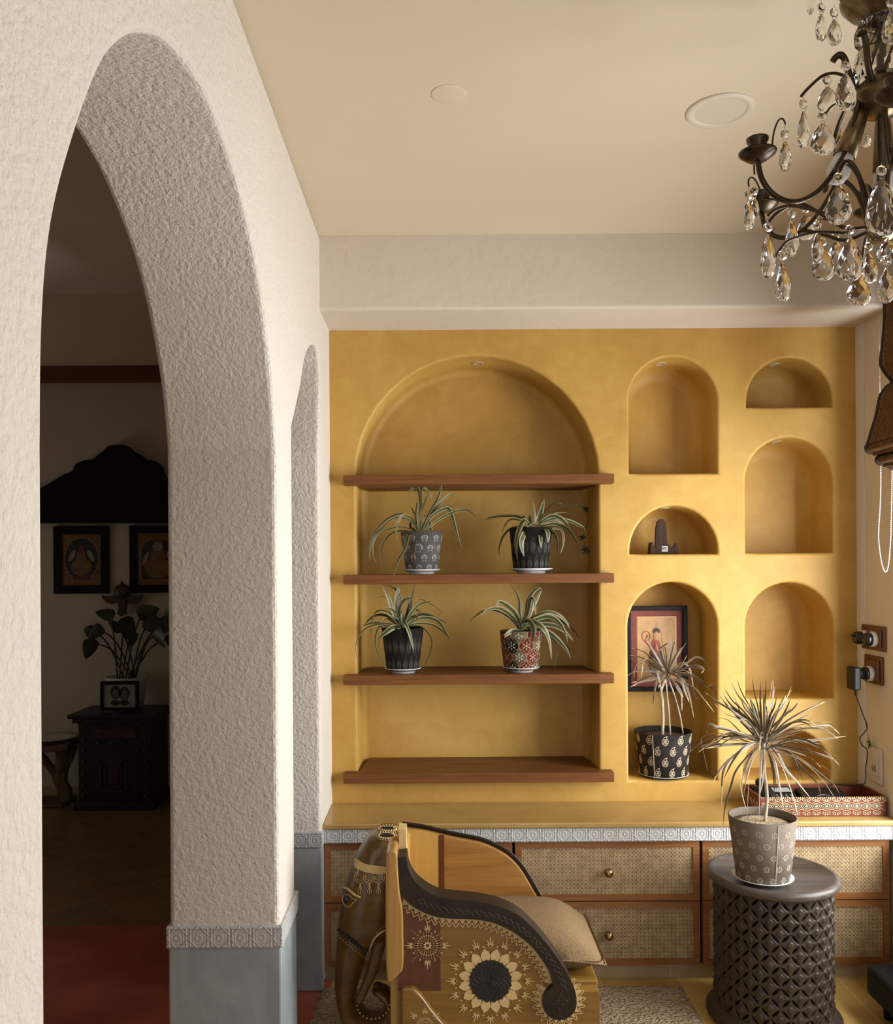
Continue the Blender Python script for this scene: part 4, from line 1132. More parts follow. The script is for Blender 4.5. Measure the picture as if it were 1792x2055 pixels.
# lotus pair on the crown
for (cx_, cy_, rx, ry) in ((778, 1664, 17, 4.0), (776, 1678, 15, 5.5)):
    for k in range(22):
        t = 2*PI*k/22; dot(m, cx_ + rx*math.cos(t), cy_ + ry*math.sin(t), .0034, 0)
    for k in range(22):
        t = 2*PI*k/22; dot(m, cx_ + (rx+4.5)*math.cos(t), cy_ + (ry+3.5)*math.sin(t), .0022, 0)
m.build('crown_lotus', [M_ecream], head, weld=False)
m = MB()
for k in range(11): dot(m, 681 + k*5.7, 1866 + k*4.6, .0066, 0)
m.build('bead_strap', [M_eblack], head, weld=False)
m = MB()
for (cx_, cy_, rx, ry) in ((778, 1664, 13, 3), (776, 1678, 11, 4)):
    for k in range(5): stroke(m, [(cx_ - rx + 2, cy_ - ry*.8 + k*ry*.4), (cx_ + rx - 2, cy_ - ry*.8 + k*ry*.4)], .0036, 0)
m.build('lotus_centre', [M_eblack], head, weld=False)
m = MB().sphere(onhead(698, 1806), .0115, 14, 8, 0, (1, .5, 1))
m.build('eye', [M_eblack], head, weld=False)
# collar between head and arm
m = MB()
cl = [(800,1662),(815,1664),(816,1712),(802,1712)]
m.prism([nr(x, y, 2.70) for x, y in cl], fxz, 2.69, 2.76, 0)
for k in range(9):
    y = 1667 + k*4.6; m.add([Vector((at(x_, y_, 2.688).x, 2.688, at(x_, y_, 2.688).z)) for x_, y_ in ((799, y+2.3), (803, y), (803, y+4.6))], [(0,1,2)], 0)
m.build('collar', [M_ecream], ch, weld=False)
# ================================================================ TRAY, PHONE, ROUTER, SOCKETS, BLIND
M_tray = plain('red_brown_lacquer', (.145,.034,.014,1), .55, spec=.25, var=.15, vs=30)
M_trayin = wood('bare_tray_wood', (.20,.10,.03,1), (.30,.16,.05,1), 0, 4, .5)
M_tcream = plain('tray_cream_paint', (.52,.40,.21,1), .5)
M_tblack = plain('tray_black_paint', (.012,.010,.009,1), .4)
tx0, tx1, ty0, ty1 = 600*U, XR - .012, 3.405, 3.60
tz = ZCT + .001; tzt = at(1650, 1601, ty0).z
tr = empty('painted_tray', ((tx0+tx1)/2, (ty0+ty1)/2, tz)); tag(tr, 'red painted wooden tray with cream and black eye motifs on the worktop', 'tray')
W_ = .010
MB().box((tx0 + W_, ty0 + W_, tz), (tx1 - W_, ty1 - W_, tz + .008)).build('tray_base', [M_trayin], tr)
def side_board(a, b): MB().box(a, b).build('tray_side', [M_tray], tr, bevel=.002)
side_board((tx0, ty0, tz), (tx1, ty0 + W_, tzt)); side_board((tx0, ty1 - W_, tz), (tx1, ty1, tzt + .006))
side_board((tx0, ty0 + W_, tz), (tx0 + W_, ty1 - W_, tzt + .003)); side_board((tx1 - W_, ty0 + W_, tz), (tx1, ty1 - W_, tzt + .003))
m = MB(); H = tzt - tz
def el(cx, cz, a, b, mi, off, rot=0, n=16, pinch=0):
    vs = []
    for k in range(n):
        t = 2*PI*k/n; x = a*math.cos(t); z = b*math.sin(t)*(1 - pinch*abs(math.cos(t)))
        vs.append((cx + x*math.cos(rot) - z*math.sin(rot), ty0 - off, cz + x*math.sin(rot) + z*math.cos(rot)))
    m.add(vs, [list(range(n))], mi)
p_ = .0395; n_ = int((tx1 - tx0 - .02)/p_)
for k in range(n_):
    cx = tx0 + .022 + k*p_; cz = tz + H*.55
    for (a, b, mi, o) in ((.0205,.0125,0,.0006), (.0185,.0108,1,.0010), (.0135,.0078,0,.0014), (.0110,.0058,1,.0018), (.0060,.0032,0,.0022)):
        el(cx, cz, a, b, mi, o, 0, 18, .35 if o < .0015 else 0)
    for sg in (1, -1):
        el(cx + sg*.0085, tz + H*.16, .0085, .0045, 0, .0006, sg*.75, 12); el(cx + sg*.0088, tz + H*.165, .0060, .0026, 1, .0011, sg*.75, 12)
        el(cx + sg*.010 + p_/2, tz + H*.90, .0090, .0048, 0, .0006, sg*-.4, 12); el(cx + sg*.010 + p_/2, tz + H*.90, .0062, .0026, 1, .0011, sg*-.4, 12)
for zz_, amp, ph_ in ((.34, .05, 0), (.76, -.05, 0)):
    q = [Vector((tx0 + .004 + (tx1 - tx0 - .008)*k/200, ty0 - .0008, tz + H*(zz_ - amp*math.cos(2*PI*((tx1-tx0)*k/200 - .022)/p_)))) for k in range(201)]
    m.tube(q, .0012, 4, 0)
for k in range(int((tx1-tx0)/.0085)):
    m.sphere((tx0 + .004 + k*.0085, ty0 + .002, tzt + .0005), .0030, 6, 4, 0)
for k in range(5):   # flourishes on the left side board
    q = [(tx0 - .0008, ty0 + .03 + k*.034 + dy, tz + H*(.45 + dz)) for dy, dz in ((-.01,-.2), (0,.1), (.006,.25), (.012,.0))]
    m.tube(catmull(q, 4), .0022, 5, 0)
m.build('painted_motif', [M_tcream, M_tblack], tr, weld=False)
# desk phone
M_blk = plain('black_plastic', (.010,.010,.010,1), .4, spec=.2)
M_btn = plain('grey_buttons', (.22,.22,.22,1), .5)
M_lcd = plain('grey_display', (.30,.33,.32,1), .25)
fx = lambda px, Y: at(px, 1590, Y).x
pxa, pxb = fx(1522, 3.5), fx(1598, 3.5)
ph_ = empty('desk_phone', ((pxa+pxb)/2, 3.5, tz + .008)); tag(ph_, 'black desk telephone with keypad lying in the painted tray', 'telephone')
z0 = tz + .009
MB().prism([(3.425, z0), (3.575, z0), (3.575, z0 + .062), (3.565, z0 + .070), (3.425, z0 + .030)], lambda u, v, w: (w, u, v), pxa, pxb).build('phone_body', [M_blk], ph_, bevel=.005, seg=3)
sl = lambda y: z0 + .030 + (y - 3.425)/.14*.040
m = MB()
for i in range(4):
    for j in range(5):
        x = pxa + .072 + i*.019; y = 3.440 + j*.014; m.sphere((x, y, sl(y) + .001), .0058, 8, 4, 0, (1, .8, .5))
m.build('keypad', [M_btn], ph_, weld=False)
y0_, y1_ = 3.520, 3.553
MB().add([(pxa+.07, y0_, sl(y0_)+.0012), (pxb-.012, y0_, sl(y0_)+.0012), (pxb-.012, y1_, sl(y1_)+.0012), (pxa+.07, y1_, sl(y1_)+.0012)], [(0,1,2,3)]).build('display', [M_lcd], ph_)
hs = [(pxa + .028, 3.435, sl(3.435) + .016), (pxa + .028, 3.46, sl(3.46) + .030), (pxa + .028, 3.50, sl(3.5) + .034), (pxa + .028, 3.54, sl(3.54) + .030), (pxa + .028, 3.565, sl(3.565) + .016)]
MB().tube(catmull(hs, 5), [.018 if k < 4 or k > 16 else .013 for k in range(21)], 12).build('handset', [M_blk], ph_)
# router
rxa, rxb = fx(1606, 3.49), fx(1697, 3.49)
r = MB().prism([(rxa, 3.432), (rxb, 3.432), (rxb, 3.55), (rxa, 3.55)], lambda u, v, w: (u, v, w + (v - 3.432)*.18), tz + .028, tz + .056)
ro = empty('router', ((rxa+rxb)/2, 3.49, tz + .008)); tag(ro, 'flat black router box lying at the right in the painted tray', 'router')
r.build('router_body', [M_blk], ro, bevel=.006, seg=3)
for xx in (rxa + .02, rxb - .02):
    for yy in (3.445, 3.54): MB().lathe([(.006, 0), (.006, .02 + (yy - 3.432)*.18)], 10, (xx, yy, tz + .0085)).build('foot', [M_blk], ro)
MB().tube(catmull([(rxa + .06, 3.47, tz + .0645), (rxa + .085, 3.478, tz + .066), (rxa + .11, 3.47, tz + .0645)], 5), .0012, 5).build('badge_line', [M_btn], ro)

# wooden switch boards on the right wall
M_board = wood('switch_board_wood', (.085,.030,.010,1), (.155,.06,.02,1), 2, 5, .4)
M_white = plain('white_porcelain', (.62,.61,.58,1), .3)
M_bake = plain('black_bakelite', (.010,.010,.010,1), .18, spec=.45)
def onr(px, py): return onx(px, py, XR)
def board(a, b, label):
    p = onr(*a); q = onr(*b); t = .020
    y0, y1 = sorted((p.y, q.y)); z0, z1 = sorted((p.z, q.z))
    e = empty('switch_board', (XR, (y0+y1)/2, (z0+z1)/2)); tag(e, label, 'switch board')
    s_ = .016
    MB().box((XR - t*.55, y0, z0), (XR - .0005, y1, z1)).build('back_plate', [M_board], e, bevel=.004)
    MB().box((XR - t, y0 + s_, z0 + s_), (XR - t*.5, y1 - s_, z1 - s_)).build('raised_panel', [M_board], e, bevel=.007, seg=2)
    return e, XR - t
def round_switch(e, y, z, x, r=.027, L=.045):
    q = MB().lathe([(r*1.15, 0), (r*1.15, .014), (r*1.0, .018)], 24, (x, y, z), axis=(-1,0,0)).build('porcelain_base', [M_white], e)
    MB().lathe([(r*.95, .016), (r*1.0, .020), (r*1.0, L*.75), (r*.85, L), (r*.3, L*1.04), (.0005, L*1.04)], 24, (x, y, z), axis=(-1,0,0)).build('switch_dome', [M_bake], e)
    MB().tube([(x - L*.9, y, z + .006), (x - L*1.35, y, z + .010)], [.005, .004], 8).build('toggle', [M_bake], e)
e1, xf = board((1733, 1252), (1780, 1309), 'dark wooden board with two round black switches on the right wall')
pz = onr(1755, 1281)
round_switch(e1, 3.475, pz.z, xf); round_switch(e1, 3.55, pz.z, xf)
e2, xf = board((1739, 1312), (1775, 1377), 'dark wooden board just below, holding the black plug-in adapter')
pz2 = onr(1752, 1350)
yq = 3.505
MB().lathe([(.031, 0), (.031, .014), (.027, .018)], 24, (xf, yq, pz2.z), axis=(-1,0,0)).build('porcelain_base', [M_white], e2)
MB().lathe([(.026, .016), (.027, .020), (.027, .030), (.001, .032)], 24, (xf, yq, pz2.z), axis=(-1,0,0)).build('socket_dome', [M_bake], e2)
xa_ = xf - .034
ad = empty('power_adapter', (xa_, yq, pz2.z)); tag(ad, 'black power adapter plugged into the lower wooden board, cable hanging down', 'power adapter')
MB().lathe([(.022, 0), (.022, .030)], 20, (xa_, yq, pz2.z), axis=(-1,0,0)).build('plug_neck', [M_blk], ad)
zc_ = at(1717, 1361, yq).z; hh = 46/2*yq/F
MB().box((xa_ - .052, yq - .034, zc_ - hh), (xa_ - .022, yq + .034, zc_ + hh)).build('adapter_body', [M_blk], ad, bevel=.007, seg=3)
MB().lathe([(.005, 0), (.004, -.022)], 10, (xa_ - .030, yq, zc_ - hh)).build('cable_boot', [M_blk], ad)
cp = [(xa_ - .030, yq, zc_ - hh - .015)] + [tuple(at(x, y, yy)) for x, y, yy in ((1721,1405,3.50),(1732,1435,3.50),(1740,1458,3.50),(1733,1472,3.50),(1725,1482,3.50),(1730,1495,3.50),(1741,1508,3.48),(1737,1540,3.48),(1731,1575,3.47))] + [(rxb - .02, 3.562, tz + .085), (rxb - .04, 3.556, tz + .060)]
MB().tube(catmull(cp, 6), .0022, 6).build('cable', [M_blk], ad)
# white switch plate
p = onr(1748, 1497); q = onr(1773, 1571)
y0, y1 = min(p.y, q.y), max(p.y, q.y); z1, z0 = onr(1760, 1500).z, onr(1760, 1570).z
M_pl = plain('cream_plastic', (.56,.52,.45,1), .4)
e = empty('wall_switch', (XR, (y0+y1)/2, (z0+z1)/2)); tag(e, 'flat cream wall switch low on the right wall above the tray', 'wall switch')
MB().box((XR - .010, y0, z0), (XR - .0005, y1, z1)).build('face_plate', [M_pl], e, bevel=.003)
MB().box((XR - .015, y0 + .02, z0 + .03), (XR - .009, y1 - .02, z1 - .02)).build('rocker', [M_pl], e, bevel=.003)
MB().box((XR - .0165, y0 + .03, z0 + .045), (XR - .0140, y1 - .035, z0 + .070)).build('indicator', [M_btn], e, bevel=.001)
# sprig hanging over it
M_sprig = plain('sprig_green', (.07,.12,.03,1), .5)
m = MB(); b0 = Vector((XR - .014, y1 - .02, z1 + .012)); rnd = random.Random(4)
m.tube(catmull([(XR - .004, y1 + .03, z1 + .10), (XR - .012, y1 + .02, z1 + .09), (XR - .018, y1 - .01, z1 + .04), tuple(b0)], 5), .0009, 5)
for k in range(8):
    t = 2*PI*k/8; leaf(m, [b0, b0 + Vector((-.004, .010*math.cos(t), .008*math.sin(t))), b0 + Vector((-.006, .022*math.cos(t), .020*math.sin(t) - .006))], .007, rnd, (0, 0))
tag(m.build('leaf_sprig', [M_sprig], org=tuple(b0), weld=False), 'tiny green leaf sprig stuck above the cream wall switch', 'sprig')

# ---------------------------------------------------------------- roman blind over the far part of the window
g = N('brown_felt_blind')
f = g.noise(60, 5, .65); f2 = g.noise(260, 2, .6)
g.set(color=g.ramp(f, [(.3, (.075,.036,.016,1)), (.55, (.135,.072,.033,1)), (.75, (.20,.115,.055,1))]), rough=.95, spec=.08)
g.bump(g.math('ADD', f, g.math('MULTIPLY', f2, .5)), .5, .004)
M_felt = g.mat
M_hem = plain('dark_brown_hem', (.035,.018,.009,1), .85, bump=.4, bs=200, bd=.002)
M_stitch = plain('stitching', (.24,.16,.09,1), .8)
YBL0, YBL1 = 2.30, .898*D
bl = empty('roman_blind', (XR, 3.0, 2.5)); tag(bl, 'brown felt roman blind with scalloped folds at the right window', 'blind')
prof = [(1792,520),(1773,575),(1772,640),(1768,690),(1764,728),(1769,742),(1778,755),(1786,764),(1785,772),(1776,778),(1768,788),(1762,800),(1755,835),(1746,865),(1738,892)]
pp = [Vector((XR - .045, YBL1, 2.49)), Vector((XR - .050, YBL1, 2.43))] + [at(x, y, YBL1) for x, y in prof[1:]]; cv = catmull([Vector((p.x, 0, p.z)) for p in pp], 4)
def sheet(curve, th, y0, y1, name, mat_, parent):
    n_ = len(curve); fr = []; bk = []
    for k, c in enumerate(curve):
        d = (curve[min(k+1, n_-1)] - curve[max(k-1, 0)]).normalized(); nn = Vector((d.z, 0, -d.x))
        if nn.x < 0: nn = -nn
        fr.append((c.x, c.z)); bk.append((c.x + nn.x*th, c.z + nn.z*th))
    mm = MB().prism(fr + bk[::-1], lambda u, v, w: (u, w, v), y0, y1, 0)
    return mm.build(name, [mat_], parent, bevel=.003)
sheet(cv, .020, YBL0, YBL1 - .010, 'upper_folds', M_felt, bl)
m = MB(); m.tube([Vector((c.x + .006, YBL1 - .010, c.z)) for c in cv] , .011, 8); m.build('hem', [M_hem], bl)
m = MB()
for k in range(0, len(cv) - 1, 1):
    a = Vector((cv[k].x - .0015, YBL1 - .034, cv[k].z)); b = Vector((cv[k+1].x - .0015, YBL1 - .034, cv[k+1].z)); m.tube([a, a + (b-a)*.6], .0018, 5)
m.build('stitching', [M_stitch], bl)
def fold(x, y, dz, dep):
    c = at(x, y, YBL1); q = [Vector((c.x + .075 + .0, 0, c.z + .05)), Vector((c.x + .03, 0, c.z + .035)), Vector((c.x, 0, c.z + .012)), Vector((c.x + .003, 0, c.z - .006)), Vector((c.x + .03, 0, c.z - .010)), Vector((c.x + .085, 0, c.z + .014))]
    cvv = catmull(q, 5)
    o = sheet(cvv, .012, YBL0, YBL1 - .012, 'lower_fold', M_felt, bl)
    MB().tube([Vector((c_.x, YBL1 - .012, c_.z)) for c_ in cvv], .009, 8).build('hem', [M_hem], bl)
fold(1737, 903, 0, 0); fold(1758, 926, 0, 0); fold(1780, 934, 0, 0)
MB().box((XR - .06, YBL0, 2.44), (XR - .004, YBL1, 2.50)).build('head_rail', [M_hem], bl, bevel=.005)
# bead chain
m = MB()
Yc = .905*D
lp = [(1765,640),(1765,760),(1767,940),(1766,1010),(1763,1060),(1763,1085),(1768,1125),(1774,1145),(1779,1146),(1783,1130),(1787,1080),(1789,1000),(1790,935)]
q = catmull([at(x, y, Yc) for x, y in lp], 10)
d_ = 0; last = q[0]
for a, b in zip(q, q[1:]):
    L = (b-a).length; t = 0
    while d_ + (L - t) >= .0075:
        t += .0075 - d_; d_ = 0; m.sphere(a + (b-a)*(t/L), .0032, 6, 4, 0)
    d_ += L - t
m.tube(q, .0009, 4, 0)
ch_ = m.build('bead_chain', [M_white], bl, weld=False); ch_['label'] = 'white bead chain of the blind'
# ================================================================ CHANDELIER
M_bronze = plain('dark_bronze', (.060,.043,.026,1), .34, metal=.9, var=.3, vs=40)
M_bronze2 = plain('worn_bronze', (.17,.12,.060,1), .32, metal=.9, var=.5, vs=30)
g = N('clear_crystal'); g.set(color=(.97,.97,.96,1), rough=.0, Transmission_Weight=1.0, IOR=1.52); M_crys = g.mat
g = N('frosted_glass'); g.set(color=(.80,.80,.80,1), rough=.4, Transmission_Weight=.35, IOR=1.45); M_frost = g.mat
M_wire = plain('silver_wire', (.45,.42,.36,1), .3, metal=1)
YC_ = 1.825; XC_ = 895*.5*U
cd = empty('chandelier', (XC_, YC_, ZC)); tag(cd, 'dark bronze candle-arm chandelier hung with faceted crystal drops', 'chandelier')
C0 = (XC_, YC_, 0)
def pol(r, az, z): a = math.radians(az); return Vector((XC_ + r*math.cos(a), YC_ + r*math.sin(a), z))
MB().lathe([(.0095, 2.30), (.0095, 2.905)], 16, C0).build('column', [M_bronze], cd)
MB().lathe([(.010, 2.900), (.055, 2.895), (.050, 2.880), (.012, 2.868)], 32, C0).build('ceiling_rose', [M_bronze], cd)
MB().lathe([(.014, 2.755), (.026, 2.757), (.030, 2.768), (.062, 2.785), (.078, 2.805), (.080, 2.812), (.072, 2.812), (.02, 2.80)], 36, C0).build('top_bowl', [M_bronze2], cd)
MB().lathe([(.012, 2.628), (.050, 2.632), (.056, 2.66), (.050, 2.69), (.036, 2.715), (.030, 2.735), (.046, 2.752), (.044, 2.757), (.012, 2.757)], 14, C0, smooth=False, twist=.5).build('glass_vase', [M_crys], cd, weld=False)
MB().lathe([(.012, 2.555), (.030, 2.562), (.050, 2.576), (.062, 2.596), (.064, 2.606), (.050, 2.606), (.040, 2.612), (.043, 2.628), (.030, 2.630), (.012, 2.628)], 36, C0).build('hub', [M_bronze2], cd)
MB().lathe([(.001, 2.293), (.018, 2.297), (.030, 2.312), (.033, 2.330), (.028, 2.348), (.014, 2.362), (.018, 2.372), (.012, 2.385)], 28, C0).build('lower_hub', [M_bronze2], cd)
ARM = [(.050,2.600),(.060,2.555),(.078,2.490),(.117,2.425),(.155,2.386),(.20,2.368),(.243,2.380),(.270,2.412),(.279,2.452)]
for az in (188, 128, 68, 8, 308, 248):
    a_ = MB().tube(catmull([pol(r, az, z) for r, z in ARM], 6), .0056, 10).build('arm', [M_bronze], cd)
    c = pol(.279, az, 0)
    b_ = MB().lathe([(.006, 2.447), (.020, 2.450), (.036, 2.462), (.038, 2.466), (.033, 2.466), (.008, 2.458)], 30, (c.x, c.y, 0)).build('drip_pan', [M_bronze], a_)
    MB().lathe([(.010, 2.460), (.012, 2.470), (.022, 2.490), (.0225, 2.494), (.017, 2.490), (.008, 2.468)], 24, (c.x, c.y, 0)).build('candle_cup', [M_bronze], a_)
for k, az in enumerate((158, 98, 218, 38, 278, 338)):
    prof_ = ([(.03,2.605),(.055,2.640),(.068,2.690),(.078,2.706),(.088,2.702),(.093,2.695)], [(.035,2.600),(.075,2.640),(.115,2.645),(.150,2.620),(.170,2.590)])[k % 2 if k else 0]
    MB().tube(catmull([pol(r, az, z) for r, z in prof_], 6), .0042, 8, flat=1.6).build('scroll', [M_bronze], cd)
MB().tube(catmull([pol(r, 186, z) for r, z in [(.045,2.602),(.085,2.640),(.125,2.640),(.16,2.612),(.178,2.592)]], 6), .0032, 8).build('scroll', [M_bronze], cd)
for az in (195, 255, 140, 85, 20, 320):
    MB().tube(catmull([pol(r, az, z) for r, z in [(.028,2.33),(.045,2.40),(.075,2.445),(.105,2.45),(.115,2.43)]], 6), .0046, 8).build('scroll', [M_bronze], cd)
    MB().tube(catmull([pol(r, az - 12, z) for r, z in [(.028,2.325),(.08,2.322),(.13,2.350),(.18,2.372),(.225,2.352),(.25,2.325)]], 6), .0038, 8).build('scroll', [M_bronze], cd)
# downward lamp holder with frosted bulb
for az in (178, 300, 60):
    p = pol(.035, az, 2.585); q = pol(.078, az, 2.475); d = (q - p)
    ax = d.normalized(); L = d.length
    lh = MB().lathe([(.012, 0), (.017, L*.3), (.023, L), (.021, L), (.010, L*.9)], 24, p, axis=ax).build('lamp_holder', [M_bronze2], cd)
    MB().lathe([(.018, L*.92), (.021, L*1.1), (.024, L*1.3), (.018, L*1.45), (.0005, L*1.5)], 20, p, axis=ax).build('bulb', [M_frost], lh)
# crystals: faceted almond drop, octagon bead, ring
def drop_mesh(c_top, L, W, T, rnd):
    """faceted almond; flat facets in alternating rows"""
    m = MB(); prof_ = [(.10,.0),(.42,.12),(.72,.29),(.94,.50),(1.0,.69),(.82,.88),(.42,.975)]
    n = 8; vs = []; rot = rnd.uniform(-.45, .45)
    for k, (r, t) in enumerate(prof_):
        for i in range(n):
            a = 2*PI*(i + .5*(k % 2))/n
            x = r*W/2*math.cos(a); y = r*T/2*math.sin(a)
            vs.append((c_top.x + x*math.cos(rot) - y*math.sin(rot), c_top.y + x*math.sin(rot) + y*math.cos(rot), c_top.z - t*L))
    o = len(vs); vs.append((c_top.x, c_top.y, c_top.z)); vs.append((c_top.x, c_top.y, c_top.z - L))
    fs = []
    for k in range(len(prof_) - 1):
        for i in range(n):
            j = (i+1) % n
            if k % 2 == 0: fs += [(k*n+i, (k+1)*n+i, k*n+j), (k*n+j, (k+1)*n+i, (k+1)*n+j)]
            else: fs += [(k*n+i, (k+1)*n+j, k*n+j), (k*n+i, (k+1)*n+i, (k+1)*n+j)]
    K = (len(prof_)-1)*n
    fs += [(o, i, (i+1) % n) for i in range(n)] + [(o+1, K+(i+1) % n, K+i) for i in range(n)]
    m.add(vs, fs); return m
rndc = random.Random(21)
def crystal(px, y0, y1, w, Y, bead=True, up=10, hang=None):
    s = Y/F; top = at(px, y0, Y); L = (y1 - y0)*s
    W = max(w*s, .02) 
    d = drop_mesh(top, L, w*s*1.06 if w > 28 else w*s*1.1, (.018 if w > 28 else .024), rndc)
    if w > 28:
        pass
    o = d.build('crystal_drop', [M_crys], cd)
    if bead:
        c = Vector((top.x, top.y, top.z + .014)); r = .0105
        MB().lathe([(.0005, -r*.5), (r*.7, -r*.42), (r, 0), (r*.7, r*.42), (.0005, r*.5)], 8, c, smooth=False, axis=(.3 if w <= 28 else 0, -1, .1), cap=False).build('bead', [M_crys], o)
        ht = c.z + r + up*s
        m = MB(); m.tube([(c.x, c.y, c.z + r*.8), (c.x, c.y, ht)], .0007, 5)
    else:
        m = MB(); m.tube([(top.x, top.y, top.z), (top.x, top.y, top.z + up*s)], .0007, 5)
    rr = .0042
    for zc in (top.z + .002,):
        m.tube([(top.x + rr*math.cos(t), top.y, zc + rr*math.sin(t)) for t in [2*PI*k/10 for k in range(11)]], .0005, 4)
    m.build('hook_wire', [M_wire], o)
CR = [(1575,284,344,22,1.76,1,8),(1503,405,462,20,1.80,1,4),(1514,396,437,16,2.0,1,10),(1541,470,560,28,1.75,1,10),(1589,442,515,25,1.78,1,6),(1570,527,607,34,1.68,1,4),(1640,465,530,22,1.74,1,8),(1651,498,564,46,1.95,1,10),
 (1677,484,552,38,1.97,1,12),(1705,475,566,48,1.72,1,6),(1682,371,452,47,1.68,1,6),(1769,358,477,62,1.58,1,6),(1723,555,614,50,1.78,0,10),(1778,538,609,32,1.60,1,6),(1743,508,569,42,1.86,1,8),(1617,431,482,34,2.02,1,8),(1780,480,530,40,1.75,1,6),
 (1626,-30,29,15,1.95,1,6),(1648,28,82,25,1.90,1,6),(1674,39,91,28,1.80,1,6),(1729,48,104,38,1.84,1,4),(1697,147,223,44,1.70,1,4),(1660,174,225,36,1.88,1,4),(1612,223,300,22,1.76,1,4),(1651,248,312,48,1.68,1,6),(1686,268,318,24,1.86,0,10),(1739,270,296,10,2.05,0,8),(1788,20,90,36,1.76,1,6)]
for c in CR: crystal(*c)
def crystal_at(top, L, W):
    Y = top.y; a = top.x*F/Y + VX; b = VY - (top.z - EYE)*F/Y
    crystal(a, b, b + L*F/Y, W*F/Y, Y, 1, 5)
for az in (308, 8): 
    crystal_at(pol(.305, az, 2.405), .06, .024); crystal_at(pol(.245, az, 2.290), .085, .036)
for az in (285, 345, 25): crystal_at(pol(.185, az, 2.315), .075, .034)
for az in (278, 338, 38): crystal_at(pol(.172, az, 2.555), .07, .030)
for az in (320, 20, 275): crystal_at(pol(.082, az, 2.735), .06, .028); crystal_at(pol(.06, az, 2.27), .08, .036)
# hooks carrying the outer drops
def hook(pts, r=.0016, Y=1.78): MB().tube(catmull([at(x, y, Y) for x, y in pts], 6), r, 6).build('wire_hook', [M_bronze], cd)
hook([(1549,303),(1552,270),(1560,245),(1568,238),(1574,243),(1576,250)], .0018, 1.77)
hook([(1513,331),(1514,350)], .0018, 1.77)
hook([(1503,375),(1502,362),(1508,356),(1516,362),(1525,380),(1531,396)], .0018, 1.9)
hook([(1648,-2),(1660,-6),(1700,2),(1730,6)], .0018, 1.84); hook([(1626,-40),(1680,-30),(1730,-4)], .0018, 1.84); hook([(1729,30),(1740,18),(1748,10)], .0018, 1.84)
hook([(1541,432),(1560,419),(1589,413),(1625,420),(1660,430)], .0034, 1.78)
hook([(1568,497),(1580,484),(1605,474),(1640,466),(1700,468)], .0028, 1.74)
hook([(1640,447),(1652,440),(1668,446)], .0016, 1.75); hook([(1651,238),(1668,214),(1690,208),(1722,218)], .0022, 1.72)
hook([(1683,345),(1692,328),(1706,326),(1722,350),(1735,395),(1745,440)], .0046, 1.70)

# ---------------------------------------------------------------- ceiling fittings
M_led = plain('white_diffuser', (.63,.545,.42,1), .5)
M_ledr = plain('white_lamp_ring', (.66,.57,.44,1), .5)
def ceil_at(px, py):
    a, b = ray(px, py); Y = (EYE - ZC)/b; return Vector((a*Y, Y, ZC))
p = ceil_at(1445, 222); R = (ceil_at(1515, 215) - ceil_at(1375, 229)).length/2
e = empty('ceiling_downlight', p); tag(e, 'round white flush ceiling downlight, unlit', 'ceiling light')
MB().lathe([(R, 0), (R, -.002), (R*.97, -.005), (R*.77, -.005), (R*.745, -.002)], 64, p, cap=False).build('trim_ring', [M_ledr], e)
MB().lathe([(R*.75, -.0028), (R*.4, -.003), (.001, -.003)], 64, p, cap=False).build('diffuser', [M_led], e)
p = ceil_at(900, 189)
tag(MB().lathe([(.048, 0), (.048, -.0006), (.045, -.0012), (.001, -.0012)], 48, p).build('ceiling_cover', [M_ceil], org=p), 'small painted-over round cover plate flush on the ceiling', 'cover plate')
M_spot = plain('spot_ring', (.42,.33,.19,1), .4); M_spotin = plain('spot_lens', (.16,.13,.09,1), .3)
def niche_spot(i, px, py, label):
    x0, x1, yt, ys, yb, dep, rb = NICHES[i]
    zt = at((x0+x1)/2, yt, YB).z; zs = at((x0+x1)/2, ys, YB).z
    cx = (at(x0, yt, YB).x + at(x1, yt, YB).x)/2; hw = (at(x1, yt, YB).x - at(x0, yt, YB).x)/2
    x = at(px, py, YB + dep*.5).x
    u = max(-.9, min(.9, (x - cx)/hw)); z = zs + (zt - zs)*math.sqrt(1 - u*u)
    nx_ = u/hw; nz_ = math.sqrt(1-u*u)/(zt - zs); nn = Vector((-nx_, 0, -nz_)).normalized()
    c = Vector((x, YB + dep*.48, z))
    e = empty('niche_spotlight', c); tag(e, label, 'spotlight', 'small spotlights in the niche tops')
    MB().lathe([(.026, -.004), (.026, .003), (.023, .005), (.014, .003), (.013, -.002)], 28, c, axis=nn, cap=False).build('ring', [M_spot], e)
    MB().lathe([(.0135, .0005), (.001, .001)], 20, c, axis=nn, cap=False).build('lens', [M_spotin], e)
niche_spot(0, 958, 729, 'small recessed spotlight in the top of the large arched niche')
niche_spot(1, 1324, 730, 'small recessed spotlight in the upper tall niche beside the large arch')
niche_spot(4, 1552, 731, 'small recessed spotlight in the half-round niche at the top right')
niche_spot(5, 1556, 887, 'small recessed spotlight in the tall niche below the top right half-round one')
niche_spot(2, 1332, 1019, 'small recessed spotlight in the half-round niche with the plate stand')
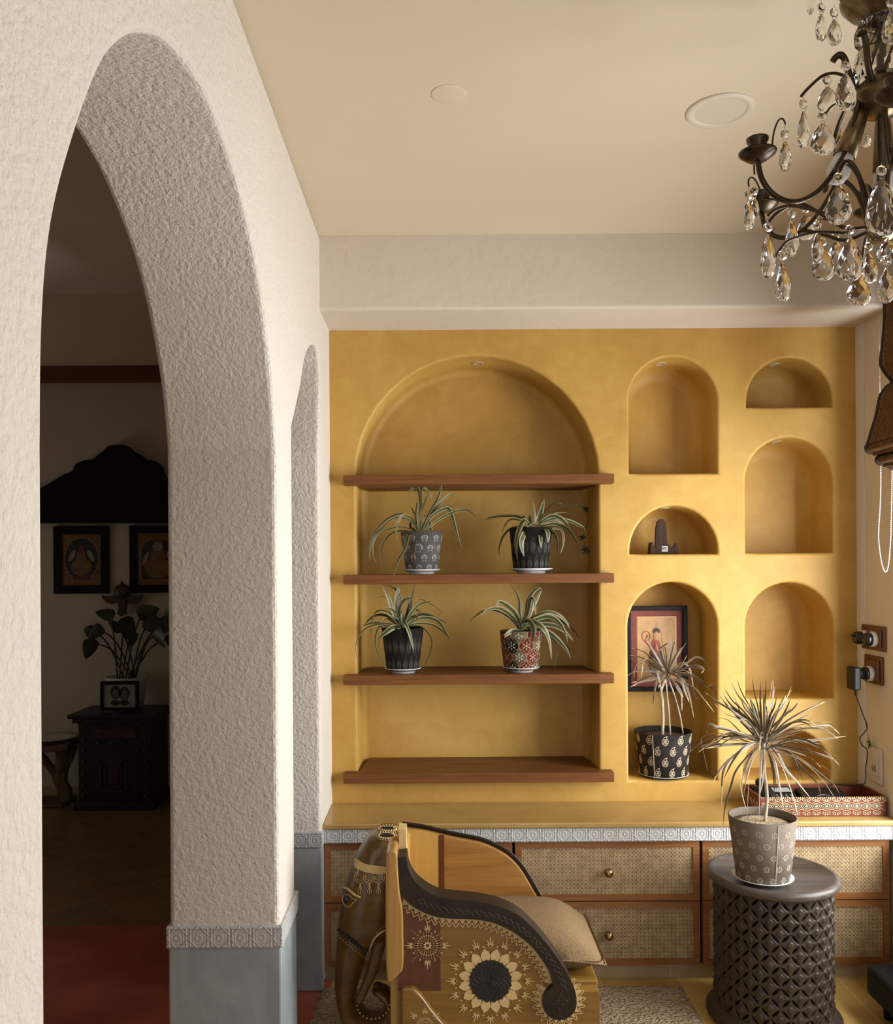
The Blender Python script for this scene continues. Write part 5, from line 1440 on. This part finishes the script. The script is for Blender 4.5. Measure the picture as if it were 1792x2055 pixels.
# ---------------------------------------------------------------- things in the niches
M_black = plain('black_frame_paint', (.008,.006,.005,1), .45, spec=.15)
M_mat = plain('dark_red_mount', (.16,.028,.020,1), .7, var=.2, vs=30)
M_gold = plain('gold_fillet', (.45,.32,.13,1), .4, metal=.6)
M_art = plain('tan_painting_ground', (.42,.24,.10,1), .6, var=.25, vs=14)
M_ink = plain('painted_figure_dark', (.06,.035,.025,1), .6); M_ink2 = plain('painted_figure_red', (.30,.06,.03,1), .6)
g = N('picture_glass'); g.set(color=(1,1,1,1), rough=.02, Transmission_Weight=1.0, IOR=1.03, spec=.3); M_glass = g.mat
Yp_ = 3.83
def picture(name, label, cat, a, b, Y, bw, mats, mount, art_fn, parent_tilt=0, group=None):
    p = at(a[0], a[1], Y); q = at(b[0], b[1], Y); x0, x1 = p.x, q.x; z1, z0 = p.z, q.z
    e = empty(name, ((x0+x1)/2, Y, z0)); tag(e, label, cat, group)
    m = MB()
    for s in (((x0, Y-.022, z0), (x0+bw, Y, z1)), ((x1-bw, Y-.022, z0), (x1, Y, z1)), ((x0+bw, Y-.022, z0), (x1-bw, Y, z0+bw)), ((x0+bw, Y-.022, z1-bw), (x1-bw, Y, z1))): m.box(*s)
    m.build('frame', [mats[0]], e, bevel=.002, weld=False)
    ax0, ax1, az0, az1 = x0+bw, x1-bw, z0+bw, z1-bw
    if mount:
        MB().box((ax0, Y-.010, az0), (ax1, Y-.004, az1)).build('mount', [mats[1]], e)
        MB().box((ax0+mount-.003, Y-.011, az0+mount-.003), (ax1-mount+.003, Y-.009, az1-mount+.003)).build('fillet', [M_gold], e)
        ax0 += mount; ax1 -= mount; az0 += mount; az1 -= mount
    m = MB(); m.box((ax0, Y-.0125, az0), (ax1, Y-.005, az1), 0)
    art_fn(m, ax0, ax1, az0, az1, Y-.0132)
    m.build('painting', mats[2:], e, weld=False)
    return e
def disc(m, cx, cz, a, b, y, mi, rot=0, n=16):
    vs = []
    for k in range(n):
        t = 2*PI*k/n; u, v = a*math.cos(t), b*math.sin(t)
        vs.append((cx + u*math.cos(rot) - v*math.sin(rot), y, cz + u*math.sin(rot) + v*math.cos(rot)))
    m.add(vs, [list(range(n))], mi)
def art1(m, x0, x1, z0, z1, y):
    cx = (x0+x1)/2 - .005; w = x1 - x0; h = z1 - z0
    disc(m, cx, z0 + h*.30, w*.20, h*.24, y, 1); disc(m, cx, z0 + h*.52, w*.13, h*.14, y - .0005, 2)
    disc(m, cx + w*.02, z0 + h*.70, w*.07, h*.07, y - .001, 0); disc(m, cx + w*.02, z0 + h*.78, w*.10, h*.05, y - .0006, 1)
    m.tube([(cx - w*.1, y, z0 + h*.5), (cx - w*.28, y, z0 + h*.62), (cx - w*.2, y, z0 + h*.72)], .003, 5, 2); m.tube([(cx + w*.1, y, z0 + h*.5), (cx + w*.3, y, z0 + h*.58)], .003, 5, 1)
    m.tube([(cx - w*.25 + .018*math.cos(t), y, z0 + h*.70 + .022*math.sin(t)) for t in [2*PI*k/12 for k in range(13)]], .0018, 5, 2)
picture('framed_picture', 'black framed painting with dark red mount behind the niche dracaena', 'picture', (1255, 1216), (1378, 1386), Yp_, .020, [M_black, M_mat, M_art, M_ink, M_ink2], .030, art1)
# plate stand
M_stand = wood('dark_stand_wood', (.028,.013,.007,1), (.060,.030,.016,1), 2, 8, .5, spec=.12)
M_tagw = plain('paper_tag', (.62,.60,.56,1), .7); M_tagk = plain('tag_print', (.05,.05,.05,1), .7)
Ys_ = 3.75; zf = at(1352, 1112, YB).z + .001
S1 = lambda x, y: (at(x, y, Ys_).x, at(x, y, Ys_).z)
e = empty('plate_stand', (at(1328, 1110, Ys_).x, Ys_, zf)); tag(e, 'dark wooden plate stand with a price tag in the half-round niche', 'plate stand')
for yy, dx in ((Ys_ - .010, -4), (Ys_ + .010, 3)):
    o = [(1310,1096),(1312,1092),(1314,1060),(1317,1047),(1323,1042),(1331,1042),(1336,1047),(1338,1060),(1339,1090),(1346,1098),(1352,1096),(1356,1089),(1361,1092),(1363,1108)]
    if dx < 0: o = [(1311,1108),(1313,1092),(1314,1060),(1317,1047),(1323,1042),(1326,1042),(1326,1108)]
    else: o = [(1325,1108),(1325,1042),(1331,1042),(1336,1047),(1338,1060),(1340,1090),(1346,1097),(1352,1096),(1356,1089),(1360,1091),(1363,1108)]
    pts = [S1(*v) for v in o]; pts = [(x, max(z, zf)) for x, z in pts]
    pts[0] = (pts[0][0], zf); pts[-1] = (pts[-1][0], zf)
    MB().prism(pts, fxz, yy - .008, yy + .008).build('upright', [M_stand], e, bevel=.002)
pts = [(1299,1108),(1301,1090),(1305,1088),(1307,1098),(1311,1100),(1311,1108)]
pts = [(S1(*v)[0], max(S1(*v)[1], zf)) for v in pts]; pts[0] = (pts[0][0], zf); pts[-1] = (pts[-1][0], zf)
MB().prism(pts, fxz, Ys_ - .05, Ys_ + .0).build('prong', [M_stand], e, bevel=.002)
tg = MB(); a = S1(1326, 1096); b = S1(1340, 1107)
tg.box((a[0], Ys_ - .0015, b[1]), (b[0], Ys_ - .0005, a[1]), 0)
for k in range(9):
    x = a[0] + (b[0]-a[0])*(.14 + .08*k); tg.box((x, Ys_ - .0020, b[1] + (a[1]-b[1])*.35), (x + (b[0]-a[0])*(.03 if k % 3 else .05), Ys_ - .0014, a[1] - (a[1]-b[1])*.2), 1)
tg.build('price_tag', [M_tagw, M_tagk], e, weld=False)['label'] = 'white barcode price tag'
# ================================================================ FAR ROOM THROUGH THE ARCH
Yw = YF - .03
P2 = lambda x, y, Y: (at(x, y, Y).x, at(x, y, Y).z)
M_carve = plain('black_carved_wood', (.006,.004,.003,1), .7, spec=.15, var=.4, vs=20, bump=.4, bs=30, bd=.01)
o = [(52,1050),(52,990),(88,980),(110,968),(130,955),(150,946),(156,933),(172,926),(190,923),(205,912),(216,903),(222,897),(240,894),(260,897),(267,905),(282,913),(297,924),(312,926),(326,938),(332,955),(350,970),(380,985),(420,995),(420,1050)]
s_ = smooth2(o[1:-1], 4)
tag(MB().prism([P2(*o[0], Yw)] + [P2(x, y, Yw) for x, y in s_] + [P2(*o[-1], Yw)], fxz, Yw - .05, YF - .002).build('carved_pediment', [M_carve], org=at(236, 1050, Yw), bevel=.006), 'black carved wooden pediment mounted on the far wall', 'wall carving')
M_tgold = plain('dull_gold_painting', (.17,.085,.018,1), .6, var=.35, vs=30)
M_tdark = plain('painting_dark_arch', (.02,.017,.015,1), .7); M_tpale = plain('painting_pale', (.25,.22,.18,1), .7); M_tred = plain('painting_red', (.13,.03,.015,1), .7)
def art2(m, x0, x1, z0, z1, y):
    cx = (x0+x1)/2; w = x1-x0; h = z1-z0
    disc(m, cx, z0 + h*.52, w*.42, h*.40, y, 1, 0, 24)
    for k in range(28):
        t = 2*PI*k/28; disc(m, cx + w*.44*math.cos(t), z0 + h*.52 + h*.42*math.sin(t), w*.018, h*.018, y - .0006, 2, 0, 8)
    disc(m, cx, z0 + h*.36, w*.27, h*.18, y - .001, 0); disc(m, cx, z0 + h*.54, w*.12, h*.20, y - .0014, 0); disc(m, cx, z0 + h*.70, w*.075, h*.075, y - .0018, 3)
    for s in (-1, 1): disc(m, cx + s*w*.24, z0 + h*.58, w*.06, h*.13, y - .0012, 2, s*.5)
    disc(m, cx, z0 + h*.14, w*.25, h*.04, y - .001, 3)
def art3(m, x0, x1, z0, z1, y):
    cx = (x0+x1)/2; w = x1-x0; h = z1-z0
    m.box((x0 + w*.12, y, z0 + h*.12), (x1 - w*.12, y + .001, z0 + h*.70), 1); disc(m, cx, z0 + h*.68, w*.38, h*.20, y - .0004, 1)
    disc(m, cx, z0 + h*.33, w*.34, h*.20, y - .001, 0); disc(m, cx, z0 + h*.55, w*.20, h*.17, y - .0012, 0); disc(m, cx, z0 + h*.74, w*.13, h*.09, y - .0016, 2); disc(m, cx, z0 + h*.84, w*.11, h*.07, y - .0014, 3)
    for s in (-1, 1): disc(m, cx + s*w*.29, z0 + h*.52, w*.05, h*.14, y - .0012, 2, s*.4); m.box((cx + s*w*.43 - .004, y - .0008, z0 + h*.1), (cx + s*w*.43 + .004, y, z0 + h*.75), 2)
picture('framed_painting', 'black framed gold painting with an oval seated figure, left one on the far wall', 'painting', (109,1056), (221,1191), YF - .002, .060, [M_black, M_black, M_tgold, M_tdark, M_tpale, M_tred], 0, art2, group='framed gold paintings on the far wall')
picture('framed_painting', 'black framed gold painting on the far wall, partly cut off by the pillar', 'painting', (261,1055), (375,1189), YF - .002, .055, [M_black, M_black, M_tgold, M_tdark, M_tpale, M_tred], 0, art3, group='framed gold paintings on the far wall')
# winged mask
M_mask = plain('dark_red_mask_wood', (.050,.020,.012,1), .5, var=.5, vs=25)
c = at(245, 1187, YF - .05)
wm = empty('winged_mask', c); tag(wm, 'small dark winged mask ornament hanging between the two gold paintings', 'wall ornament')
k_ = (YF - .05)/F
MB().sphere((c.x, c.y, c.z), 16*k_, 20, 12, 0, (1, .6, 1.0)).lathe([(8*k_, 12*k_), (3*k_, 17*k_), (.0005, 22*k_)], 12, c).build('head', [M_mask], wm)
for s in (-1, 1):
    wg = [(0,-6),(14,-8),(30,-9),(41,-8),(37,-15),(28,-23),(18,-25),(8,-22),(2,-16)]
    MB().prism([(c.x + s*x*k_, c.z + y*k_) for x, y in (smooth2(wg + wg[:1], 3)[:-1])], fxz, c.y - .01, c.y + .02).build('wing', [M_mask], wm)
tl = [(-9,-14),(9,-14),(9,-28),(6,-40),(8,-44),(-3,-50),(-9,-44),(-6,-32)]
MB().prism([(c.x + x*k_, c.z + y*k_) for x, y in tl], fxz, c.y - .015, c.y + .02).build('tail', [M_mask], wm)
for s in (-1, 1): MB().sphere((c.x + s*6*k_, c.y - .033, c.z - 1*k_), 2.4*k_, 8, 5).build('eye', [M_tpale], wm)
# carved cabinet
M_ebony = plain('black_stained_wood', (.014,.010,.008,1), .42, var=.4, vs=15, bump=.2, bs=40, bd=.003)
M_ebred = plain('dark_red_panel', (.055,.016,.008,1), .5, var=.5, vs=20)
M_stud = plain('carved_rosette', (.030,.022,.015,1), .5)
Yc0, Yc1 = 5.84, 6.215
xL, xR_ = at(157, 1500, Yc0).x, at(302, 1500, Yc0).x; zt_ = at(230, 1432, Yc0).z
cb = empty('carved_cabinet', ((xL+xR_)/2, Yc0, 0)); tag(cb, 'small black carved cabinet with rosettes standing against the far wall', 'cabinet')
MB().box((xL, Yc0, .05), (xR_, Yc1, zt_ - .06)).build('body', [M_ebony], cb, bevel=.004)
MB().box((xL - .055, Yc0 - .05, zt_ - .028), (xR_ + .055, Yc1, zt_)).box((xL - .03, Yc0 - .03, zt_ - .06), (xR_ + .03, Yc1, zt_ - .028)).build('top_slab', [M_ebony], cb, bevel=.006, weld=False)
MB().box((xL - .03, Yc0 - .03, .001), (xR_ + .03, Yc1, .055)).build('plinth', [M_ebony], cb, bevel=.006)
w_ = xR_ - xL; zc0, zc1 = .06, zt_ - .06; hh_ = zc1 - zc0
dr_ = MB().box((xL + w_*.20, Yc0 - .008, zc0 + hh_*.03), (xL + w_*.84, Yc0, zc0 + hh_*.66)).build('door', [M_ebony], cb, bevel=.003)
m = MB(); a0, a1, b0, b1 = xL + w_*.30, xL + w_*.68, zc0 + hh_*.12, zc0 + hh_*.52
for q in (0, .03): 
    for bx in (((a0+q, a1-q, b0+q, b0+q+.012)), ((a0+q, a1-q, b1-q-.012, b1-q)), ((a0+q, a0+q+.012, b0+q, b1-q)), ((a1-q-.012, a1-q, b0+q, b1-q))): m.box((bx[0], Yc0 - .014, bx[2]), (bx[1], Yc0 - .006, bx[3]))
m.build('door_moulding', [M_stud], dr_, weld=False)
MB().box((a0 + .055, Yc0 - .011, b0 + .055), (a1 - .055, Yc0 - .006, b1 - .055)).build('inset', [M_ebred], dr_)
MB().box((xL + w_*.20, Yc0 - .006, zc0 + hh_*.80), (xL + w_*.80, Yc0, zc0 + hh_*.92)).build('drawer', [M_ebred], cb, bevel=.002)
for s in (.075, .925):
    for k in range(7): MB().lathe([(.013, 0), (.010, .008), (.004, .010), (.0005, .012)], 10, (xL + w_*s, Yc0, zc0 + hh_*(.06 + .145*k)), axis=(0,-1,0)).build('rosette', [M_stud], cb)
for k in range(3): MB().lathe([(.013, 0), (.010, .008), (.0005, .012)], 10, (xL + w_*(.28 + .18*k), Yc0, zc0 + hh_*.73), axis=(0,-1,0)).build('rosette', [M_stud], cb)
# photo frame
M_photo = plain('grey_photo_paper', (.30,.29,.27,1), .5); M_phd = plain('photo_dark_tone', (.02,.02,.02,1), .6); M_phm = plain('photo_mid_tone', (.13,.12,.11,1), .6)
def artp(m, x0, x1, z0, z1, y):
    cx = (x0+x1)/2; w = x1-x0; h = z1-z0
    for s, zz in ((-.13, .60), (.15, .55)):
        disc(m, cx + s*w, z0 + h*(zz + .06), w*.165, h*.30, y, 1); disc(m, cx + s*w, z0 + h*zz, w*.095, h*.20, y - .0006, 2)
        for e_ in (-1, 1): disc(m, cx + s*w + e_*w*.03, z0 + h*(zz + .03), w*.012, h*.02, y - .001, 1, 0, 8)
        disc(m, cx + s*w, z0 + h*.20, w*.15, h*.13, y - .0003, 1)
picture('photo_frame', 'framed black and white photo of two smiling faces on the carved cabinet', 'photo frame', (203,1367), (280,1425), Yc0 + .06, .022, [M_black, M_photo, M_photo, M_phd, M_phm], 0, artp)
# potted plant behind it
cpx = at(255, 1400, Yc0 + .22)
pp_ = empty('leafy_pot_plant', (cpx.x, cpx.y, zt_)); tag(pp_, 'broad-leaved plant in a white pot behind the photo frame', 'potted plant')
rp = 42*cpx.y/F; hp = at(255, 1357, cpx.y).z - zt_
MB().lathe([(rp*.72, .001), (rp*.95, hp*.9), (rp, hp), (rp*.93, hp), (rp*.88, hp*.85), (.001, hp*.85)], 28, (cpx.x, cpx.y, zt_)).build('pot', [M_white], pp_)
M_bl = plain('broad_leaf_green', (.030,.045,.014,1), .4, var=.4, vs=15); M_stm = plain('dark_stem', (.035,.022,.012,1), .6)
m = MB(); lv = MB(); rnd = random.Random(8)
zb_ = zt_ + hp*.85
heads = [(183,1290,34,-1.9),(200,1262,30,-2.4),(180,1262,26,-1.3),(222,1235,30,2.9),(252,1248,40,-1.4),(285,1232,40,.3),(300,1248,42,-.5),(315,1270,36,-1.0),(325,1250,34,-.4),(268,1275,26,-1.7),(238,1262,28,2.4),(338,1240,34,.1),(345,1280,36,-1.0)]
for k, (hx, hy, L, an) in enumerate(heads):
    tip = at(hx, hy, cpx.y + rnd.uniform(-.12, .10)); b0_ = Vector((cpx.x + rnd.uniform(-.06, .06), cpx.y + rnd.uniform(-.04, .04), zb_))
    md = (b0_*.5 + tip*.5) + Vector((0, 0, .08)); m.tube(catmull([b0_, md, tip], 6), .006, 6)
    d = Vector((math.cos(an), rnd.uniform(-.4, .2), math.sin(an))).normalized(); Lm = L*cpx.y/F
    leaf(lv, [tip - d*Lm*.25, tip, tip + d*Lm*.5, tip + d*Lm], Lm*.85, rnd, (0, 0), twist=rnd.uniform(-.7, .7), fold=.15)
m.build('stems', [M_stm], pp_, weld=False); lv.build('leaves', [M_bl], pp_, weld=False)
# driftwood side table with plate
M_drift = wood('driftwood', (.075,.040,.018,1), (.15,.085,.04,1), 2, 5, .6)
Yd = 6.0
dt_ = empty('driftwood_table', (at(110, 1600, Yd).x, Yd, 0)); tag(dt_, 'twisted driftwood side table at the left of the carved cabinet', 'side table')
zt2 = at(110, 1489, Yd).z
tp_ = [(40,1489),(70,1491),(120,1490),(154,1483),(154,1494),(140,1500),(100,1503),(40,1500)]
MB().prism([P2(x, y, Yd) for x, y in tp_], fxz, Yd - .14, Yd + .16).build('table_top', [M_drift], dt_, bevel=.008)
for pts, r in (([(60,1500),(85,1520),(105,1545),(120,1575),(133,1607)], [.03,.028,.025,.03,.032]), ([(128,1498),(126,1530),(120,1560),(136,1585),(134,1607)], [.055,.050,.03,.028,.03]), ([(150,1498),(142,1520),(130,1545),(128,1580),(130,1607)], [.02,.022,.026,.028,.03]), ([(50,1500),(62,1560),(80,1607)], [.03,.03,.03])):
    q = [at(x, y, Yd) for x, y in pts]; q[-1].z = .012
    qq = catmull(q, 5); rr = [r[min(len(r)-1, int(k/(len(qq)-1)*(len(r)-1)+.5))] for k in range(len(qq))]
    MB().tube(qq, rr, 10).build('leg', [M_drift], dt_)
MB().prism([P2(x, 0, Yd)[0:1] + (0,) for x in ()] or [(at(40,1600,Yd).x, .001), (at(140,1600,Yd).x, .001), (at(140,1600,Yd).x, .022), (at(40,1600,Yd).x, .022)], fxz, Yd - .12, Yd + .12).build('base', [M_drift], dt_, bevel=.006)
pc = at(108, 1486, Yd)
tag(MB().lathe([(.05, 0), (.12, .012), (.16, .026), (.158, .030), (.11, .018), (.001, .008)], 40, (pc.x, Yd, zt2 + .012)).build('plate', [M_white], org=(pc.x, Yd, zt2)), 'shallow plate lying on the driftwood table', 'plate')
# black seat corner at the lower right
M_leather = plain('black_leather', (.010,.010,.011,1), .6, var=.2, vs=30, bump=.2, bs=120, bd=.002, spec=.2)
a = at(1757, 1960, 3.06)
ot = empty('black_ottoman', (a.x + .25, 2.9, 0)); tag(ot, 'black upholstered ottoman corner at the lower right edge', 'ottoman')
zo0, zo1 = at(1770, 1998, 2.98).z, at(1770, 1936, 3.12).z
zo0 = .06
MB().box((a.x, 2.55, zo0), (XR - .02, 3.14, zo1)).build('seat', [M_leather], ot, bevel=.025, seg=4)
for xx in (a.x + .06, XR - .08):
    for yy in (2.61, 3.08): MB().lathe([(.02, .001), (.022, zo0 + .005)], 12, (xx, yy, 0)).build('foot', [M_leather], ot)
